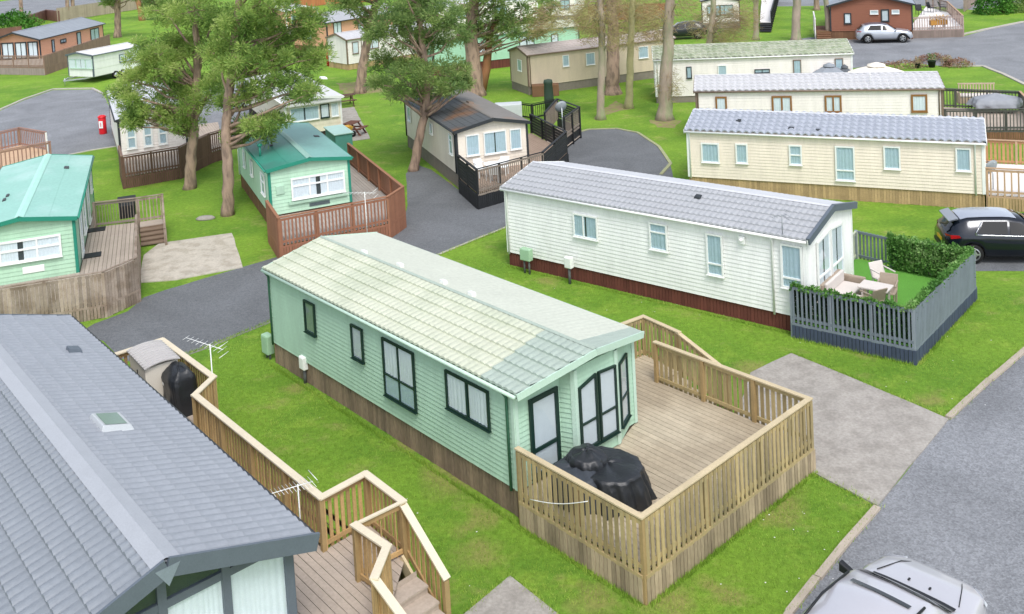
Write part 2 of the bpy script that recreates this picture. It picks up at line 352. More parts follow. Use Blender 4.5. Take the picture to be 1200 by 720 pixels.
def frame_win(root, P, Q, z0, z1, fm, mull=(), trans=(), curtain=None, lower=None, kind='window', fw=.05, out=.034, label=None, top=None, glass=True):
    """window on the plane through local points P->Q (left to right seen from outside); top=(zL,zR) for a raked head"""
    P = Vector((*P, 0)); Q = Vector((*Q, 0)); d = (Q-P); w = d.length; d.normalize(); n = Vector((d.y, -d.x, 0))
    zl, zr = top if top else (z1, z1)
    def pt(a, z, o): return P+d*a+n*(out+o)+Vector((0, 0, z))
    def zt(a): return zl+(zr-zl)*a/w
    f = MB()
    def barp(p, q, wd):  # flat profile bar standing off the wall
        f.bar(p, q, .05, wd, side=n)
    h = fw/2
    f.bar(pt(0, z0+h, .025), pt(w, z0+h, .025), .05, fw, side=n)
    f.bar(pt(0, zl-h, .025), pt(w, zr-h, .025), .05, fw, side=n)
    f.bar(pt(h, z0+fw*.98, .0245), pt(h, zt(h)-fw*.98, .0245), .049, fw, side=n); f.bar(pt(w-h, z0+fw*.98, .0245), pt(w-h, zt(w-h)-fw*.98, .0245), .049, fw, side=n)
    for m_ in mull: f.bar(pt(w*m_, z0+fw, .023), pt(w*m_, zt(w*m_)-fw, .023), .045, fw*.9, side=n)
    for t_ in trans:
        t_, a0, a1 = t_ if isinstance(t_, tuple) else (t_, 0, 1)
        z = z0+(z1-z0)*t_; f.bar(pt(w*a0+fw, z, .022), pt(w*a1-fw, z, .022), .042, fw*.9, side=n)
    fo = f.build(kind, fm, root)
    if label: fo['label'] = label
    # sill
    s_ = MB(); s_.bar(pt(-.02, z0-.012, .04), pt(w+.02, z0-.012, .04), .08, .02, side=n); s_.build('sill', fm, fo)
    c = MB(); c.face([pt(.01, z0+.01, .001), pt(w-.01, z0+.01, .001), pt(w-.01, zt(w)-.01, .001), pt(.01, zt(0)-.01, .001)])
    c.build('dark_room_backing', M['dark_in'], fo, recalc=False)  # dark sheet standing in for the unlit room behind the glass
    if curtain:
        cm = M[curtain] if isinstance(curtain, str) else curtain
        c = MB(); nseg = max(8, int(w/.03)); a0, a1 = .03, w-.03; vs = []; fs = []
        gap = .5 if w > .9 and curtain != 'blind' else None
        for k in range(nseg+1):
            t = k/nseg; a = a0+(a1-a0)*t; dd = .010+.009*math.sin(a*62+3*math.sin(a*7)) if curtain != 'blind' else .01
            vs += [pt(a, z0+.02, dd), pt(a, zt(a)-.03, dd)]
        for k in range(nseg):
            if gap and abs((k+.5)/nseg-gap) < .035: continue
            fs.append((2*k, 2*k+2, 2*k+3, 2*k+1))
        c.add(vs, fs, True); c.build('curtain' if curtain != 'blind' else 'blind', cm, fo, recalc=False)
    if lower:
        c = MB(); zt_ = z0+(z1-z0)*lower; c.face([pt(.03, z0+.02, .0205), pt(w-.03, z0+.02, .0205), pt(w-.03, zt_, .0205), pt(.03, zt_, .0205)]); c.build('blind', M['curtain_blue'], fo, recalc=False)
    if glass:
        p = MB(); p.face([pt(.02, z0+.02, .022), pt(w-.02, z0+.02, .022), pt(w-.02, zt(w)-.02, .022), pt(.02, zt(0)-.02, .022)]); p.build('pane', GLASS, fo, recalc=False)
    return fo

class House:
    def __init__(s, key, name, label, cat, group, wallm, roofm, trim, skm, footprint=None, ov=.12, uo=(.12, .12), ridge_uo=None, course=.36, wave=.2, amp=.014, step=.028, bh=.14, ridgem=None, skip_skirt=(), roof2=None, gutterm=None, cap=.22, bands=None, farstep=None, lap=.02):
        x, y, yaw, L, W, sk, wl, rs = S[key]; s.L, s.W, s.sk, s.wl, s.rs = L, W, sk, wl, rs
        a = Vector((math.cos(R(yaw)), math.sin(R(yaw)), 0)); n = Vector((-a.y, a.x, 0)); s.a, s.n = a, n
        s.o = Vector((x, y, 0)); s.ze = sk+wl; s.zr = s.ze+rs; s.ov = ov; s.yaw = R(yaw)
        s.root = empty(name, s.o+a*L/2+n*W/2, R(yaw), label, cat, group)
        s.trim = trim
        hx, hy = L/2, W/2
        fp = [(p[0]-hx, p[1]-hy) for p in (footprint or [(0, 0), (L, 0), (L, W), (0, W)])]
        s.fp = fp
        # lapped cladding
        w = MB(); z = sk; rows = max(1, round(wl/bh)); dz = wl/rows
        N = len(fp)
        for i in range(N):
            p = Vector((*fp[i], 0)); q = Vector((*fp[(i+1) % N], 0)); d = (q-p).normalized(); nn = Vector((d.y, -d.x, 0))
            for k in range(rows):
                z0 = sk+k*dz; z1 = z0+dz
                w.face([p+nn*lap+Vector((0,0,z0)), q+nn*lap+Vector((0,0,z0)), q+nn*.002+Vector((0,0,z1)), p+nn*.002+Vector((0,0,z1))])
                w.face([p+Vector((0,0,z0)), q+Vector((0,0,z0)), q+nn*lap+Vector((0,0,z0)), p+nn*lap+Vector((0,0,z0))])
        # gables
        for sgn, ux in ((1, hx), (-1, -hx)):
            grow = max(1, round(rs/bh)); dg = rs/grow
            for k in range(grow):
                z0 = s.ze+k*dg; z1 = z0+dg; h0 = hy*(1-k/grow); h1 = hy*(1-(k+1)/grow)
                w.face([(ux+sgn*.03, -h0, z0), (ux+sgn*.03, h0, z0), (ux+sgn*.003, h1, z1), (ux+sgn*.003, -h1, z1)])
        w.face([(q[0], q[1], s.ze-.005) for q in fp])
        w.build('wall', wallm, s.root, recalc=False)
        # skirting boards down to the ground
        k_ = MB()
        for i in range(N):
            if i in skip_skirt: continue
            p = Vector((*fp[i], 0)); q = Vector((*fp[(i+1) % N], 0)); d = (q-p).normalized(); nn = Vector((d.y, -d.x, 0)); ln = (q-p).length
            nb = max(1, int(ln/.11))
            for j in range(nb):
                a0, a1 = ln*j/nb+.006, ln*(j+1)/nb-.006
                o_ = random.uniform(-.004, .004)-.03
                u0, u1 = p+d*a0+nn*o_, p+d*a1+nn*o_; zb = random.uniform(-.02, .02)
                k_.add([u0+Vector((0,0,zb)), u1+Vector((0,0,zb)), u1+Vector((0,0,sk-.002)), u0+Vector((0,0,sk-.002)), u0-nn*.02+Vector((0,0,zb)), u1-nn*.02+Vector((0,0,zb)), u1-nn*.02+Vector((0,0,sk-.002)), u0-nn*.02+Vector((0,0,sk-.002))], [(0,1,2,3),(1,5,6,2),(4,0,3,7)])
            k_.face([p-nn*.06, q-nn*.06, q-nn*.06+Vector((0,0,sk-.01)), p-nn*.06+Vector((0,0,sk-.01))])
        k_.build('skirting', skm, s.root, recalc=False)
        # roof slopes
        ru = ridge_uo or uo
        s.ru = ru; s.uo = uo
        def slope(side, u0e, u1e, u0r, u1r, mtl, nm, tfrac=(0, 1)):
            sg = -1 if side == 'n' else 1
            half = hy+ov; sl_len = math.hypot(half, rs); nc = max(2, round(sl_len/course))
            st, am = step, amp
            if farstep is not None and side != 'n': st, am = farstep
            Lr = max(u1e, u1r)-min(u0e, u0r); nu = max(4, int(Lr/wave*6)) if am > 0 else 2
            drop = rs*half/hy
            tl = []
            for c_ in range(nc):
                for fr in (0, .5, 1): tl.append(((c_+fr)/nc, st*(.15+.85*fr)))
            vs = []
            for t, off in tl:
                for k in range(nu+1):
                    f = k/nu; ua = u0r+(u0e-u0r)*t; ub = u1r+(u1e-u1r)*t; u = ua+(ub-ua)*f
                    ph = 2*math.pi*u/wave
                    wv = am*(abs(math.sin(ph/2))**1.0*2-1)
                    wv *= .3+.7*(off/max(st, 1e-6)-.15)/.85; vs.append(Vector((u-hx, sg*(t*half), s.zr-drop*t+off+wv+.02)))
            fs = [(i*(nu+1)+k, i*(nu+1)+k+1, (i+1)*(nu+1)+k+1, (i+1)*(nu+1)+k) for i in range(len(tl)-1) for k in range(nu)]
            r_ = MB(); r_.add(vs, fs)
            # underside lip at the eave
            b0 = len(tl)-1
            lo = [vs[b0*(nu+1)+k]-Vector((0, 0, .05)) for k in range(nu+1)]
            hi = [vs[b0*(nu+1)+k] for k in range(nu+1)]
            i0 = len(r_.v); r_.v += hi+lo; 
            for k in range(nu): r_.f.append((i0+k, i0+nu+1+k, i0+nu+2+k, i0+k+1)); r_.sm.append(False)
            zr_, ze_ = s.zr-.06, s.zr-drop-.06
            r_.face([(u0r-hx, 0, zr_), (u1r-hx, 0, zr_), (u1e-hx, sg*half, ze_), (u0e-hx, sg*half, ze_)])
            return r_.build(nm, mtl, s.root)
        if bands:                                   # a front section of the roof in its own finish
            bu = L-bands[0]
            slope('n', -uo[0], bu, -ru[0], bu, roofm, 'roof'); 
            slope('r', -uo[0], L-.25, -ru[0], L-.1, roof2 or roofm, 'roof')
            slope('n', bu, L+uo[1], bu, L+ru[1], bands[1], 'roof')['label'] = 'weathered blue-green front section of the tiled roof'
            slope('r', L-.25, L+uo[1], L-.1, L+ru[1], bands[1], 'roof')['label'] = 'weathered blue-green front edge of the roof'
        else:
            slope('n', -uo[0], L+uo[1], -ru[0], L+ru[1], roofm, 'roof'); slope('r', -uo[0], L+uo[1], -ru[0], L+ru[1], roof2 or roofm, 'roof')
        half = hy+ov; drop = rs*half/hy; s.drop = drop; s.half = half
        # barge boards, gutters, ridge cap, corner trims
        for (ue, ur) in ((-uo[0], -ru[0]), (L+uo[1], L+ru[1])):
            for sg in (-1, 1):
                d_ = .012 if ue > 0 else -.012
                A_ = Vector((ur-hx+d_, 0, s.zr-.03)); B_ = Vector((ue-hx+d_, sg*half, s.zr-drop-.03))
                fa = MB(); fa.bar(A_, B_, .03, .15, side=(1, 0, 0)); fa.build('barge_board', trim, s.root)
        gm = gutterm or trim
        for sg in (-1, 1):
            y_ = sg*(half+.03); z_ = s.zr-drop-.03
            gt = MB(); gt.tube([(-uo[0]-hx, y_, z_), (L+uo[1]-hx-.02, y_, z_)], .042, 8); gt.build('gutter', gm, s.root)
        rc = MB()
        rc.add([(-ru[0]-hx, -cap/2, s.zr+.045-cap*.09), (L+ru[1]-hx, -cap/2, s.zr+.045-cap*.09), (L+ru[1]-hx, 0, s.zr+.075), (-ru[0]-hx, 0, s.zr+.075), (-ru[0]-hx, cap/2, s.zr+.045-cap*.09), (L+ru[1]-hx, cap/2, s.zr+.045-cap*.09)], [(0,1,2,3),(3,2,5,4)])
        rc.build('ridge_cap', ridgem or roof2 or roofm, s.root)
        for i in range(N):
            ct = MB()
            p = Vector(fp[i])
            c0 = Vector((0, 0))
            q = Vector(fp[i-1]); r_ = Vector(fp[(i+1) % N]); e1 = (q-p).normalized(); e2 = (r_-p).normalized()
            o1 = -(e1+e2).normalized()*.022 if (e1+e2).length > .1 else Vector((0, 0))
            for e in (e1, e2):
                nrm = Vector((e.y, -e.x)); 
                if nrm.dot(o1) < 0: nrm = -nrm
                st_ = p+nrm*.024; ct.bar((st_.x-e.x*.02, st_.y-e.y*.02, s.ze-.01-wl/2), (st_.x+e.x*.07, st_.y+e.y*.07, s.ze-.01-wl/2), .03, wl-.02, side=(nrm.x, nrm.y, 0))
            ct.build('corner_trim', trim, s.root)
    def win(s, side, a0, a1, z0, z1, fm=None, **k):
        hx, hy = s.L/2, s.W/2; fm = fm or M['white_trim']
        P, Q = {'n': ((a0-hx, -hy), (a1-hx, -hy)), 'f': ((hx+k.pop('du', 0), a0-hy), (hx, a1-hy)), 'r': ((a1-hx, hy), (a0-hx, hy)), 'b': ((-hx, a1-hy), (-hx, a0-hy))}[side]
        if side == 'f': Q = (P[0], Q[1])
        return frame_win(s.root, P, Q, z0, z1, fm, **k)
    def loc(s, w):                                  # world point -> local
        d = Vector(w)-s.root.location; return Vector((d.dot(s.a), d.dot(s.n), d.z))
    def roofz(s, v): return s.zr - s.drop*abs(v)/s.half
    def on_roof(s, px, py):
        z = s.ze+.2
        for _ in range(12):
            l = s.loc(at(px, py, z)); z = s.roofz(l.y)+.03
        return l, z
    def vent(s, px, py, sx=.22, sy=.3, h=.1, m=None, name='roof_vent', kind='box', at_l=None):
        l, z = s.on_roof(px, py) if at_l is None else (Vector((*at_l, 0)), s.roofz(at_l[1])+.03)
        sg = -1 if l.y < 0 else 1; th = math.atan2(s.drop, s.half)
        e = MB()
        def T(x, y, h_):  # y down the slope
            return Vector((l.x+x, l.y+sg*y*math.cos(th), z-y*math.sin(th)+h_))
        vs = [T(-sx/2,-sy/2,-.02),T(sx/2,-sy/2,-.02),T(sx/2,sy/2,-.02),T(-sx/2,sy/2,-.02),T(-sx*.42,-sy*.42,h),T(sx*.42,-sy*.42,h),T(sx*.42,sy*.42,h),T(-sx*.42,sy*.42,h)]
        e.add(vs, [(0,3,2,1),(4,5,6,7),(0,1,5,4),(1,2,6,5),(2,3,7,6),(3,0,4,7)])
        o = e.build(name, m or M['steel'], s.root, bevel=.01)
        return o, T
    def pipe(s, side, a, m=None, z0=None):
        hx, hy = s.L/2, s.W/2; y_ = -hy-.05 if side == 'n' else hy+.05
        p = MB(); yg = (-1 if side == 'n' else 1)*(s.half+.02); zg = s.zr-s.drop-.06
        p.tube([(a-hx, yg, zg), (a-hx, y_, zg-.14), (a-hx, y_, z0 if z0 is not None else s.sk-.05)], .032, 8)
        p.build('downpipe', m or s.trim, s.root)

def wallm(n, c, **k): return mat(n, c, .55, .10, 2.5, fine=.05, stretch=(1, 1, .18), **k)
GRN = wallm('green_cladding', '#a6c6b0'); WHT = wallm('white_cladding', '#eaebe8'); CRM = wallm('cream_cladding', '#e8dccc'); IVY_ = wallm('ivory_cladding', '#ebe5df')
BGE = wallm('beige_cladding', '#cfc0a8'); TAN = mat('cedar_orange', '#d6a384', .7, .1, 2, stretch=(1, 1, 8)); BRN = mat('redwood_cladding', '#8a5945', .7, .1, 2, stretch=(1, 1, 8))
SK_GREY = boards_mat('weathered_boards', '#8f7c68', .85, .22, col2='#7a6a5a', scale=2, bump=.3, stretch=(1, 1, .25), fine=.15)
SK_RED = boards_mat('brown_red_boards', '#6b3c33', .8, .2, scale=2, bump=.3, fine=.1)
SK_BRN = boards_mat('brown_boards', '#7b5a42', .8, .2, scale=2, bump=.3, fine=.1)
SK_PALE = boards_mat('pale_boards', '#b59a72', .85, .22, scale=2, bump=.3, fine=.12)
BRICK = mat('grey_block', '#8b8379', .9, .12, 3)
RF_CRM = mat('cream_green_roof', '#c0c4b0', .75, .06, .8, bump=.15, bscale=50, col2='#b5bba6', mixscale=.9)
RF_CRM2 = mat('cream_green_roof_far', '#c2c6b8', .75, .05, .8, bump=.1, bscale=50)
RF_BLU = mat('bluegreen_roof', '#a1aea3', .6, .10, 1.5, bump=.15, bscale=50)
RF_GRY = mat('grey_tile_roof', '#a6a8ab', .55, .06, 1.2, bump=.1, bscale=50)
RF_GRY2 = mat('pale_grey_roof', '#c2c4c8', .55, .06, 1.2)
RF_BLUE = mat('blue_grey_roof', '#80868d', .5, .06, 1.0, bump=.1, bscale=60)
RF_WHT = mat('white_tile_roof', '#bdbdbf', .55, .06, 1.2)
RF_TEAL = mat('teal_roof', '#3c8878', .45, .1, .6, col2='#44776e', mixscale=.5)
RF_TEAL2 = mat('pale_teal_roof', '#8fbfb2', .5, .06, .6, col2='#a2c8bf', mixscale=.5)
RF_MOSS = mat('mossy_tile_roof', '#a6ab98', .8, .12, 1.5, col2='#8f9a80', mixscale=2)
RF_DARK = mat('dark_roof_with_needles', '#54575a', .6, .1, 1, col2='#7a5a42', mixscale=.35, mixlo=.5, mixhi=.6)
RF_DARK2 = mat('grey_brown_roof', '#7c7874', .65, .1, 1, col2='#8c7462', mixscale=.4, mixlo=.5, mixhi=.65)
RF_LGT = mat('white_panel_roof', '#d2d2d2', .5, .04, .7)
T_GRN = mat('pale_green_trim', '#b9d3c3', .5, .05); T_TEAL = mat('teal_trim', '#2c8570', .4, .06); T_GREY = mat('slate_trim', '#5d6670', .45, .06); T_DARK = mat('dark_trim', '#33373b', .45, .06)
T_GD = mat('green_downpipe', '#3e6b57', .5, .08); T_BRN = mat('brown_trim', '#7c6a5c', .5, .08)
BF = M['black_frame']; WF = M['white_trim']; CV = 'curtain'; CB = 'curtain_blue'

# --- main green caravan
L, W = S['A'][3:5]
A = House('A', 'static_caravan', 'pale green static caravan with cream tiled roof, black window frames and pale timber deck', 'caravan', 'static caravans on the park',
  GRN, RF_CRM, T_GRN, SK_GREY, footprint=[(0,0),(L-.12,0),(L-.12,1.28),(L+.2,1.42),(L+.2,2.72),(L-.12,3.4),(L-.12,W),(0,W)], uo=(.1,.12), ridge_uo=(.1,.5), bands=(1.0, RF_BLU), roof2=RF_CRM2, course=.33, wave=.19, gutterm=T_GRN, farstep=(.008, .004), step=.045, amp=.013, cap=.1, ridgem=RF_BLU, bh=.11, lap=.023)
A.win('n', 2.03, 2.58, 1.56, 2.43, BF, curtain=mat('grey_green_blind', '#7d8f84', .7, .05), fw=.05); A.win('n', 4.36, 4.88, 1.57, 2.43, BF, curtain='blind')
A.win('n', 5.75, 7.03, 1.08, 2.5, BF, mull=(.5,), trans=(.38,), curtain=CV, lower=.38); A.win('n', 8.22, 9.69, 1.63, 2.5, BF, mull=(.5,), curtain=CV)
frame_win(A.root, (L/2-.12, .36-W/2), (L/2-.12, 1.18-W/2), .72, 2.42, BF, trans=(.34,), curtain='blind', kind='door', fw=.09, label='black-framed glazed door')
x2 = L/2+.2
frame_win(A.root, (x2, 1.5-W/2), (x2, 2.04-W/2), .95, 2.4, BF, trans=(.4,), curtain='blind', top=(2.36, 2.5))
frame_win(A.root, (x2, 2.1-W/2), (x2, 2.66-W/2), .95, 2.4, BF, trans=(.4,), curtain='blind', top=(2.5, 2.46))
d1 = Vector((L-.12-(L+.2), 3.4-2.72)).normalized()
frame_win(A.root, (L/2+.2+d1.x*.08, 2.72-W/2+d1.y*.08), (L/2+.2+d1.x*.66, 2.72-W/2+d1.y*.66), .95, 2.4, BF, trans=(.4,), curtain='blind')
A.win('r', 9.0, 9.9, .7, 2.4, BF, kind='door', trans=(.4,), curtain=CV); A.win('r', 6, 7.2, 1.4, 2.4, BF, curtain=CV); A.win('b', 1.2, 2.3, 1.5, 2.4, BF, curtain=CV)
A.pipe('n', .06, T_GD); A.pipe('n', L-.3, T_GD)
for p in ((427,297),(469,312),(520,332),(553,346)): A.vent(*p, sx=.2, sy=.14, h=.09, m=M['white_trim'])
# --- white caravan
L, W = S['B'][3:5]
B = House('B', 'static_caravan', 'white static caravan with grey tiled roof and dark red skirting beside the ivy-topped grey fence', 'caravan', 'static caravans on the park',
  WHT, RF_GRY, WF, SK_RED, uo=(.1,.1), ridge_uo=(.1,.12), roof2=RF_GRY2, course=.33, wave=.19, farstep=(.006,.004), cap=.12, ridgem=RF_GRY2, bh=.125, step=.045, amp=.015)
B.win('n', 2.93, 3.9, 1.57, 2.36, mull=(.42,), curtain=CB); B.win('n', 5.86, 6.5, 1.65, 2.52, trans=(.66,), curtain='curtain_blue'); B.win('n', 7.84, 8.38, 1.22, 2.5, trans=(.28,), curtain=CB)
B.win('n', 10.2, 10.85, 1.3, 2.6, trans=(.24,), curtain=CB, fw=.06)
B.win('f', .7, 1.7, .95, 2.55, trans=(.3,), curtain=CV, top=(2.5, 2.62), fw=.06); B.win('f', 1.76, 2.75, .95, 2.55, trans=(.3,), curtain=CV, top=(2.62, 2.52), fw=.06)
B.win('b', 1.2, 2.3, 1.5, 2.4, curtain=CV); B.win('r', 8, 8.9, .6, 2.5, kind='door', curtain=CV)
B.pipe('n', .08, WF); B.pipe('n', L-.98, WF)
B.vent(818, 232, .22, .2, .08, T_DARK)
for sg in (-1, 1): fb = MB(); fb.bar((L/2+.15, 0, B.zr-.0), (L/2+.13, sg*B.half, B.zr-B.drop), .1, .2, side=(1, 0, 0)); fb.build('barge_board', T_GREY, B.root)
hl = MB(); hl.box(-.1, .1, -.09, 0, -.14, .1); hl.lathe([(.05, 0), (.05, -.12), (0, -.13)], (0, -.05, .0), 10, axis='y')
hl.build('wall_lamp', WF, B.root, loc=(9.02-L/2, -W/2-.02, 2.5), bevel=.02)
# --- cream caravan behind
L, W = S['C'][3:5]
C_ = House('C', 'static_caravan', 'cream static caravan with wavy silver-grey roof behind the black hatchback', 'caravan', 'static caravans on the park',
  CRM, mat('silver_tile_roof', '#a5aab4', .45, .06, 1.2), WF, SK_PALE, uo=(.1,.1), ridge_uo=(.1,.1), course=.34, wave=.3, amp=.05, step=.07, cap=.12, ridgem=RF_GRY2, bh=.13)
for a0, a1, z0, z1, t in ((.59,1.37,1.28,2.14,()),(2.06,2.57,1.32,2.17,()),(4.26,4.78,1.37,2.22,(.5,)),(6.08,6.84,.83,2.26,(.3,)),(7.93,8.56,1.41,2.34,()),(10.55,11.1,1.48,2.4,())):
    C_.win('n', a0, a1, z0, z1, trans=t, curtain=CB, fw=.06)
C_.win('f', .4, 1.5, .9, 2.4, curtain=CB, trans=(.3,)); C_.win('f', 1.7, 2.9, .9, 2.4, curtain=CB, trans=(.3,)); C_.win('b', 1, 2.2, 1.5, 2.4, curtain=CB)
C_.pipe('n', .1, WF); C_.pipe('n', L-.3, WF)
for p in ((866,146),(927,147),(959,148)): C_.vent(*p, .26, .16, .07, T_DARK)
# --- white caravan with brown windows
D = House('D', 'static_caravan', 'off-white static caravan with brown wooden window frames and pale tiled roof', 'caravan', 'static caravans on the park',
  IVY_, RF_WHT, T_BRN, SK_PALE, uo=(.1,.1), course=.34, wave=.34, amp=.035, step=.055, cap=.12, gutterm=T_BRN)
for a0, a1, m_ in ((.98,1.56,()),(3.79,4.78,(.5,)),(6.37,7.18,(.5,)),(10.45,11.2,())): D.win('n', a0, a1, 1.5, 2.38, M['brown_frame'], mull=m_, curtain=CV, fw=.09)
D.win('f', .5, 2.6, .9, 2.4, M['brown_frame'], mull=(.5,), curtain=CV); D.pipe('n', 11.75, T_BRN); D.pipe('n', .1, T_BRN)
# --- ivory caravan with mossy roof
E_ = House('E', 'static_caravan', 'ivory static caravan with mossy grey-green tiles and a roof window behind the row', 'caravan', 'static caravans on the park',
  IVY_, RF_MOSS, WF, BRICK, uo=(.1,.1), course=.36, wave=.36, amp=.045, step=.06, cap=.12)
for a0, a1, z0, z1, fm in ((1.92,2.25,1.52,2.26,T_DARK),(3.85,4.39,1.55,2.28,WF),(6.06,6.98,1.7,1.95,T_DARK),(8.39,8.87,1.58,2.45,T_BRN),(10.87,11.36,1.75,2.45,T_BRN)): E_.win('n', a0, a1, z0, z1, fm, curtain=CB)
E_.win('f', .6, 2.8, 1, 2.4, mull=(.5,), curtain=CV); E_.vent(891, 56, .75, .6, .1, T_GREY, 'roof_window')[1]
E_.pipe('n', .15, WF)
# --- cream caravan with black-fenced deck
K = House('K', 'static_caravan', 'cream static caravan with dark needle-strewn roof behind a black-fenced deck', 'caravan', 'static caravans on the park',
  wallm('pale_cream_cladding', '#e4dbcd'), RF_DARK, T_DARK, BRICK, uo=(.1,.15), ridge_uo=(.1,.3), roof2=RF_DARK2, course=.33, wave=.4, amp=.006, step=.012, cap=.15, ridgem=RF_DARK2)
for a0, a1, z0, z1, t in ((3.61,4.02,1.62,2.3,()),(5.04,5.55,1.75,2.32,()),(8.3,8.85,1.45,2.4,(.7,)),(.6,1.3,1.6,2.4,())): K.win('n', a0, a1, z0, z1, trans=t, curtain=CB)
K.win('f', .44, 1.08, 1.45, 2.42, curtain=CB); K.win('f', 1.3, 2.4, 1.4, 2.44, curtain=CB); K.win('f', 2.58, 3.14, 1.45, 2.42, curtain=CB)
K.pipe('n', 9.2, T_DARK, .7); K.pipe('n', .1, T_DARK)
K.vent(551, 121, .5, .3, .09, T_BRN); K.win('r', 5, 6, .75, 2.5, kind='door', curtain=CV)
# --- green caravan with teal roof
H_ = House('H', 'static_caravan', 'mint green static caravan with dark teal roof and red-brown deck', 'caravan', 'static caravans on the park',
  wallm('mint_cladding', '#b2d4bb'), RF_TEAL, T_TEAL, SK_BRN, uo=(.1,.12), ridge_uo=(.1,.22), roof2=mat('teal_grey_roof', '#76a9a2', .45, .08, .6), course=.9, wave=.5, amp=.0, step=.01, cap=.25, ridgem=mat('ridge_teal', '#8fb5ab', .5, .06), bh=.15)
H_.win('n', 6.25, 7.1, 1.3, 1.98+.2, mull=(), trans=(.6,), curtain=CB); H_.win('n', 3.6, 4.2, 1.45, 2.15, curtain=CB); H_.win('n', 1.65, 2.2, 1.4, 2.2, curtain=CB)
H_.win('f', .86, 3.1, 1.2, 2.1, mull=(.34, .67), trans=(.62,), curtain=CV, fw=.07)
bp_ = MB(); bp_.bar((S['H'][3]/2+.06, -.95, 1.08), (S['H'][3]/2+.06, 1.5, 1.08), .1, .1, side=(1,0,0)); bp_.build('bay_sill', GRN, H_.root)
vt = MB()
for k in range(5): vt.bar((S['H'][3]/2+.03, -.1, .82+.03*k), (S['H'][3]/2+.03, .75, .82+.03*k), .02, .015, side=(1,0,0))
vt.build('vent_grille', T_GREY, H_.root)
mt = MB(); mt.box(-.02, .05, -.17, .17, -.18, .18); mt.build('meter_box', GRN, H_.root, loc=(S['H'][3]/2+.02, -1.25, 1.7), bevel=.02)
H_.pipe('n', .1, WF)
for p in ((312,165),(318,171)): H_.vent(*p, .25, .12, .06, T_DARK)
H_.vent(371, 160, .3, .25, .04, T_DARK)
fl_ = MB(); l_, z_ = H_.on_roof(305, 183); fl_.tube([(0,0,-.05),(0,0,.45)], .05, 10); fl_.lathe([(.05,.4),(.11,.44),(.11,.5),(0,.56)], n=12); fl_.build('chimney_flue', T_TEAL, H_.root, loc=(l_.x, l_.y, z_))
# --- teal-roofed caravan at the left edge
T_ = House('T', 'static_caravan', 'pale green static caravan with light turquoise roof at the left edge', 'caravan', 'static caravans on the park',
  wallm('mint_cladding_b', '#abceb3'), RF_TEAL2, T_TEAL, SK_GREY, uo=(.1,.12), ridge_uo=(.1,.25), course=2.2, wave=.5, amp=0, step=.01, cap=.3, ridgem=mat('ridge_pale_teal', '#a8d8ca', .5, .05), bh=.15)
T_.win('f', .35, 2.95, 1.2, 2.0, mull=(.25, .7), trans=(.55,), curtain=CV, fw=.07)
for a0, a1, z0, z1, kd in ((7.6,8.4,.5,2.3,'door'),(5.6,6.7,.9,2.2,'window'),(3.2,4.2,.6,2.3,'door'),(1,1.9,1.3,2.2,'window')): T_.win('r', a0, a1, z0, z1, kind=kd, curtain=CB, trans=(.4,), fw=.09)
pl = MB(); pl.box(0, .02, -.35, .35, -.12, .12); pl.build('number_plate_panel', WF, T_.root, loc=(S['T'][3]/2+.02, 2.0-1.71, .88), bevel=.05)
for p in ((5,235),(9,230)): T_.vent(*p, .3, .12, .06, T_DARK)
T_.vent(78, 197, .3, .2, .06, T_DARK)
# --- big slate-blue lodge in the foreground
L, W = S['G'][3:5]
G_ = House('G', 'holiday_lodge', 'slate-blue roofed lodge with grey framed glass gable in the near left corner', 'lodge', None,
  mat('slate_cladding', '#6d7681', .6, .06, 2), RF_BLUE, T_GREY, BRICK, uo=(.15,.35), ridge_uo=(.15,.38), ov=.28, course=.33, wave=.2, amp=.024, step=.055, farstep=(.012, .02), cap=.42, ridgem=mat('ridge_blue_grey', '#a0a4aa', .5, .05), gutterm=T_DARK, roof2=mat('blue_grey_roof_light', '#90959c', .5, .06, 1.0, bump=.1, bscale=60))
hx, hy = L/2, W/2
gf = MB()
zt = lambda v: G_.zr-.12-G_.rs*abs(v)/hy
for v in (-hy+.06, -.95, .0, .95, hy-.08): gf.bar((hx+.075, v, G_.sk), (hx+.075, v, zt(v)-.02), .08, .13, side=(1,0,0)) 
gf.bar((hx+.07, -hy+.1, 2.95), (hx+.07, hy-.1, 2.95), .07, .12, side=(1,0,0))
gf.bar((hx+.07, -hy+.1, 1.0), (hx+.07, hy-.1, 1.0), .07, .12, side=(1,0,0))
gfo = gf.build('window', T_GREY, G_.root)
gg = MB()
gg.face([(hx+.075, -hy+.1, 1.0), (hx+.075, hy-.1, 1.0), (hx+.075, hy-.1, zt(hy-.1)), (hx+.075, 0, zt(0)), (hx+.075, -hy+.1, zt(hy-.1))]); gg.build('pane', GLASS, gfo, recalc=False)
gd = MB(); gd.face([(hx+.036, -hy+.1, 1.0), (hx+.036, hy-.1, 1.0), (hx+.036, hy-.1, zt(hy-.1)), (hx+.036, 0, zt(0)), (hx+.036, -hy+.1, zt(hy-.1))]); gd.build('dark_room_backing', M['dark_in'], gfo, recalc=False)  # dark-coloured backing in place of the unlit lodge interior
for v0, v1 in ((-1.9,-1.0),(-.9,-.08),(.08,.9),(1.0,1.9)):
    c = MB(); n = 40; vs = []
    for k in range(n+1):
        v = v0+(v1-v0)*k/n; vs += [(hx+.05+.006*math.sin(v*70+2*math.sin(v*9)), v, 1.03), (hx+.05+.006*math.sin(v*70+2*math.sin(v*9)), v, 2.87)]
    c.add(vs, [(2*k, 2*k+2, 2*k+3, 2*k+1) for k in range(n)], True); c.build('curtain', M['curtain'], gfo, recalc=False)
pd = MB(); pd.box(-.18, .18, -.02, .02, -.25, .3)
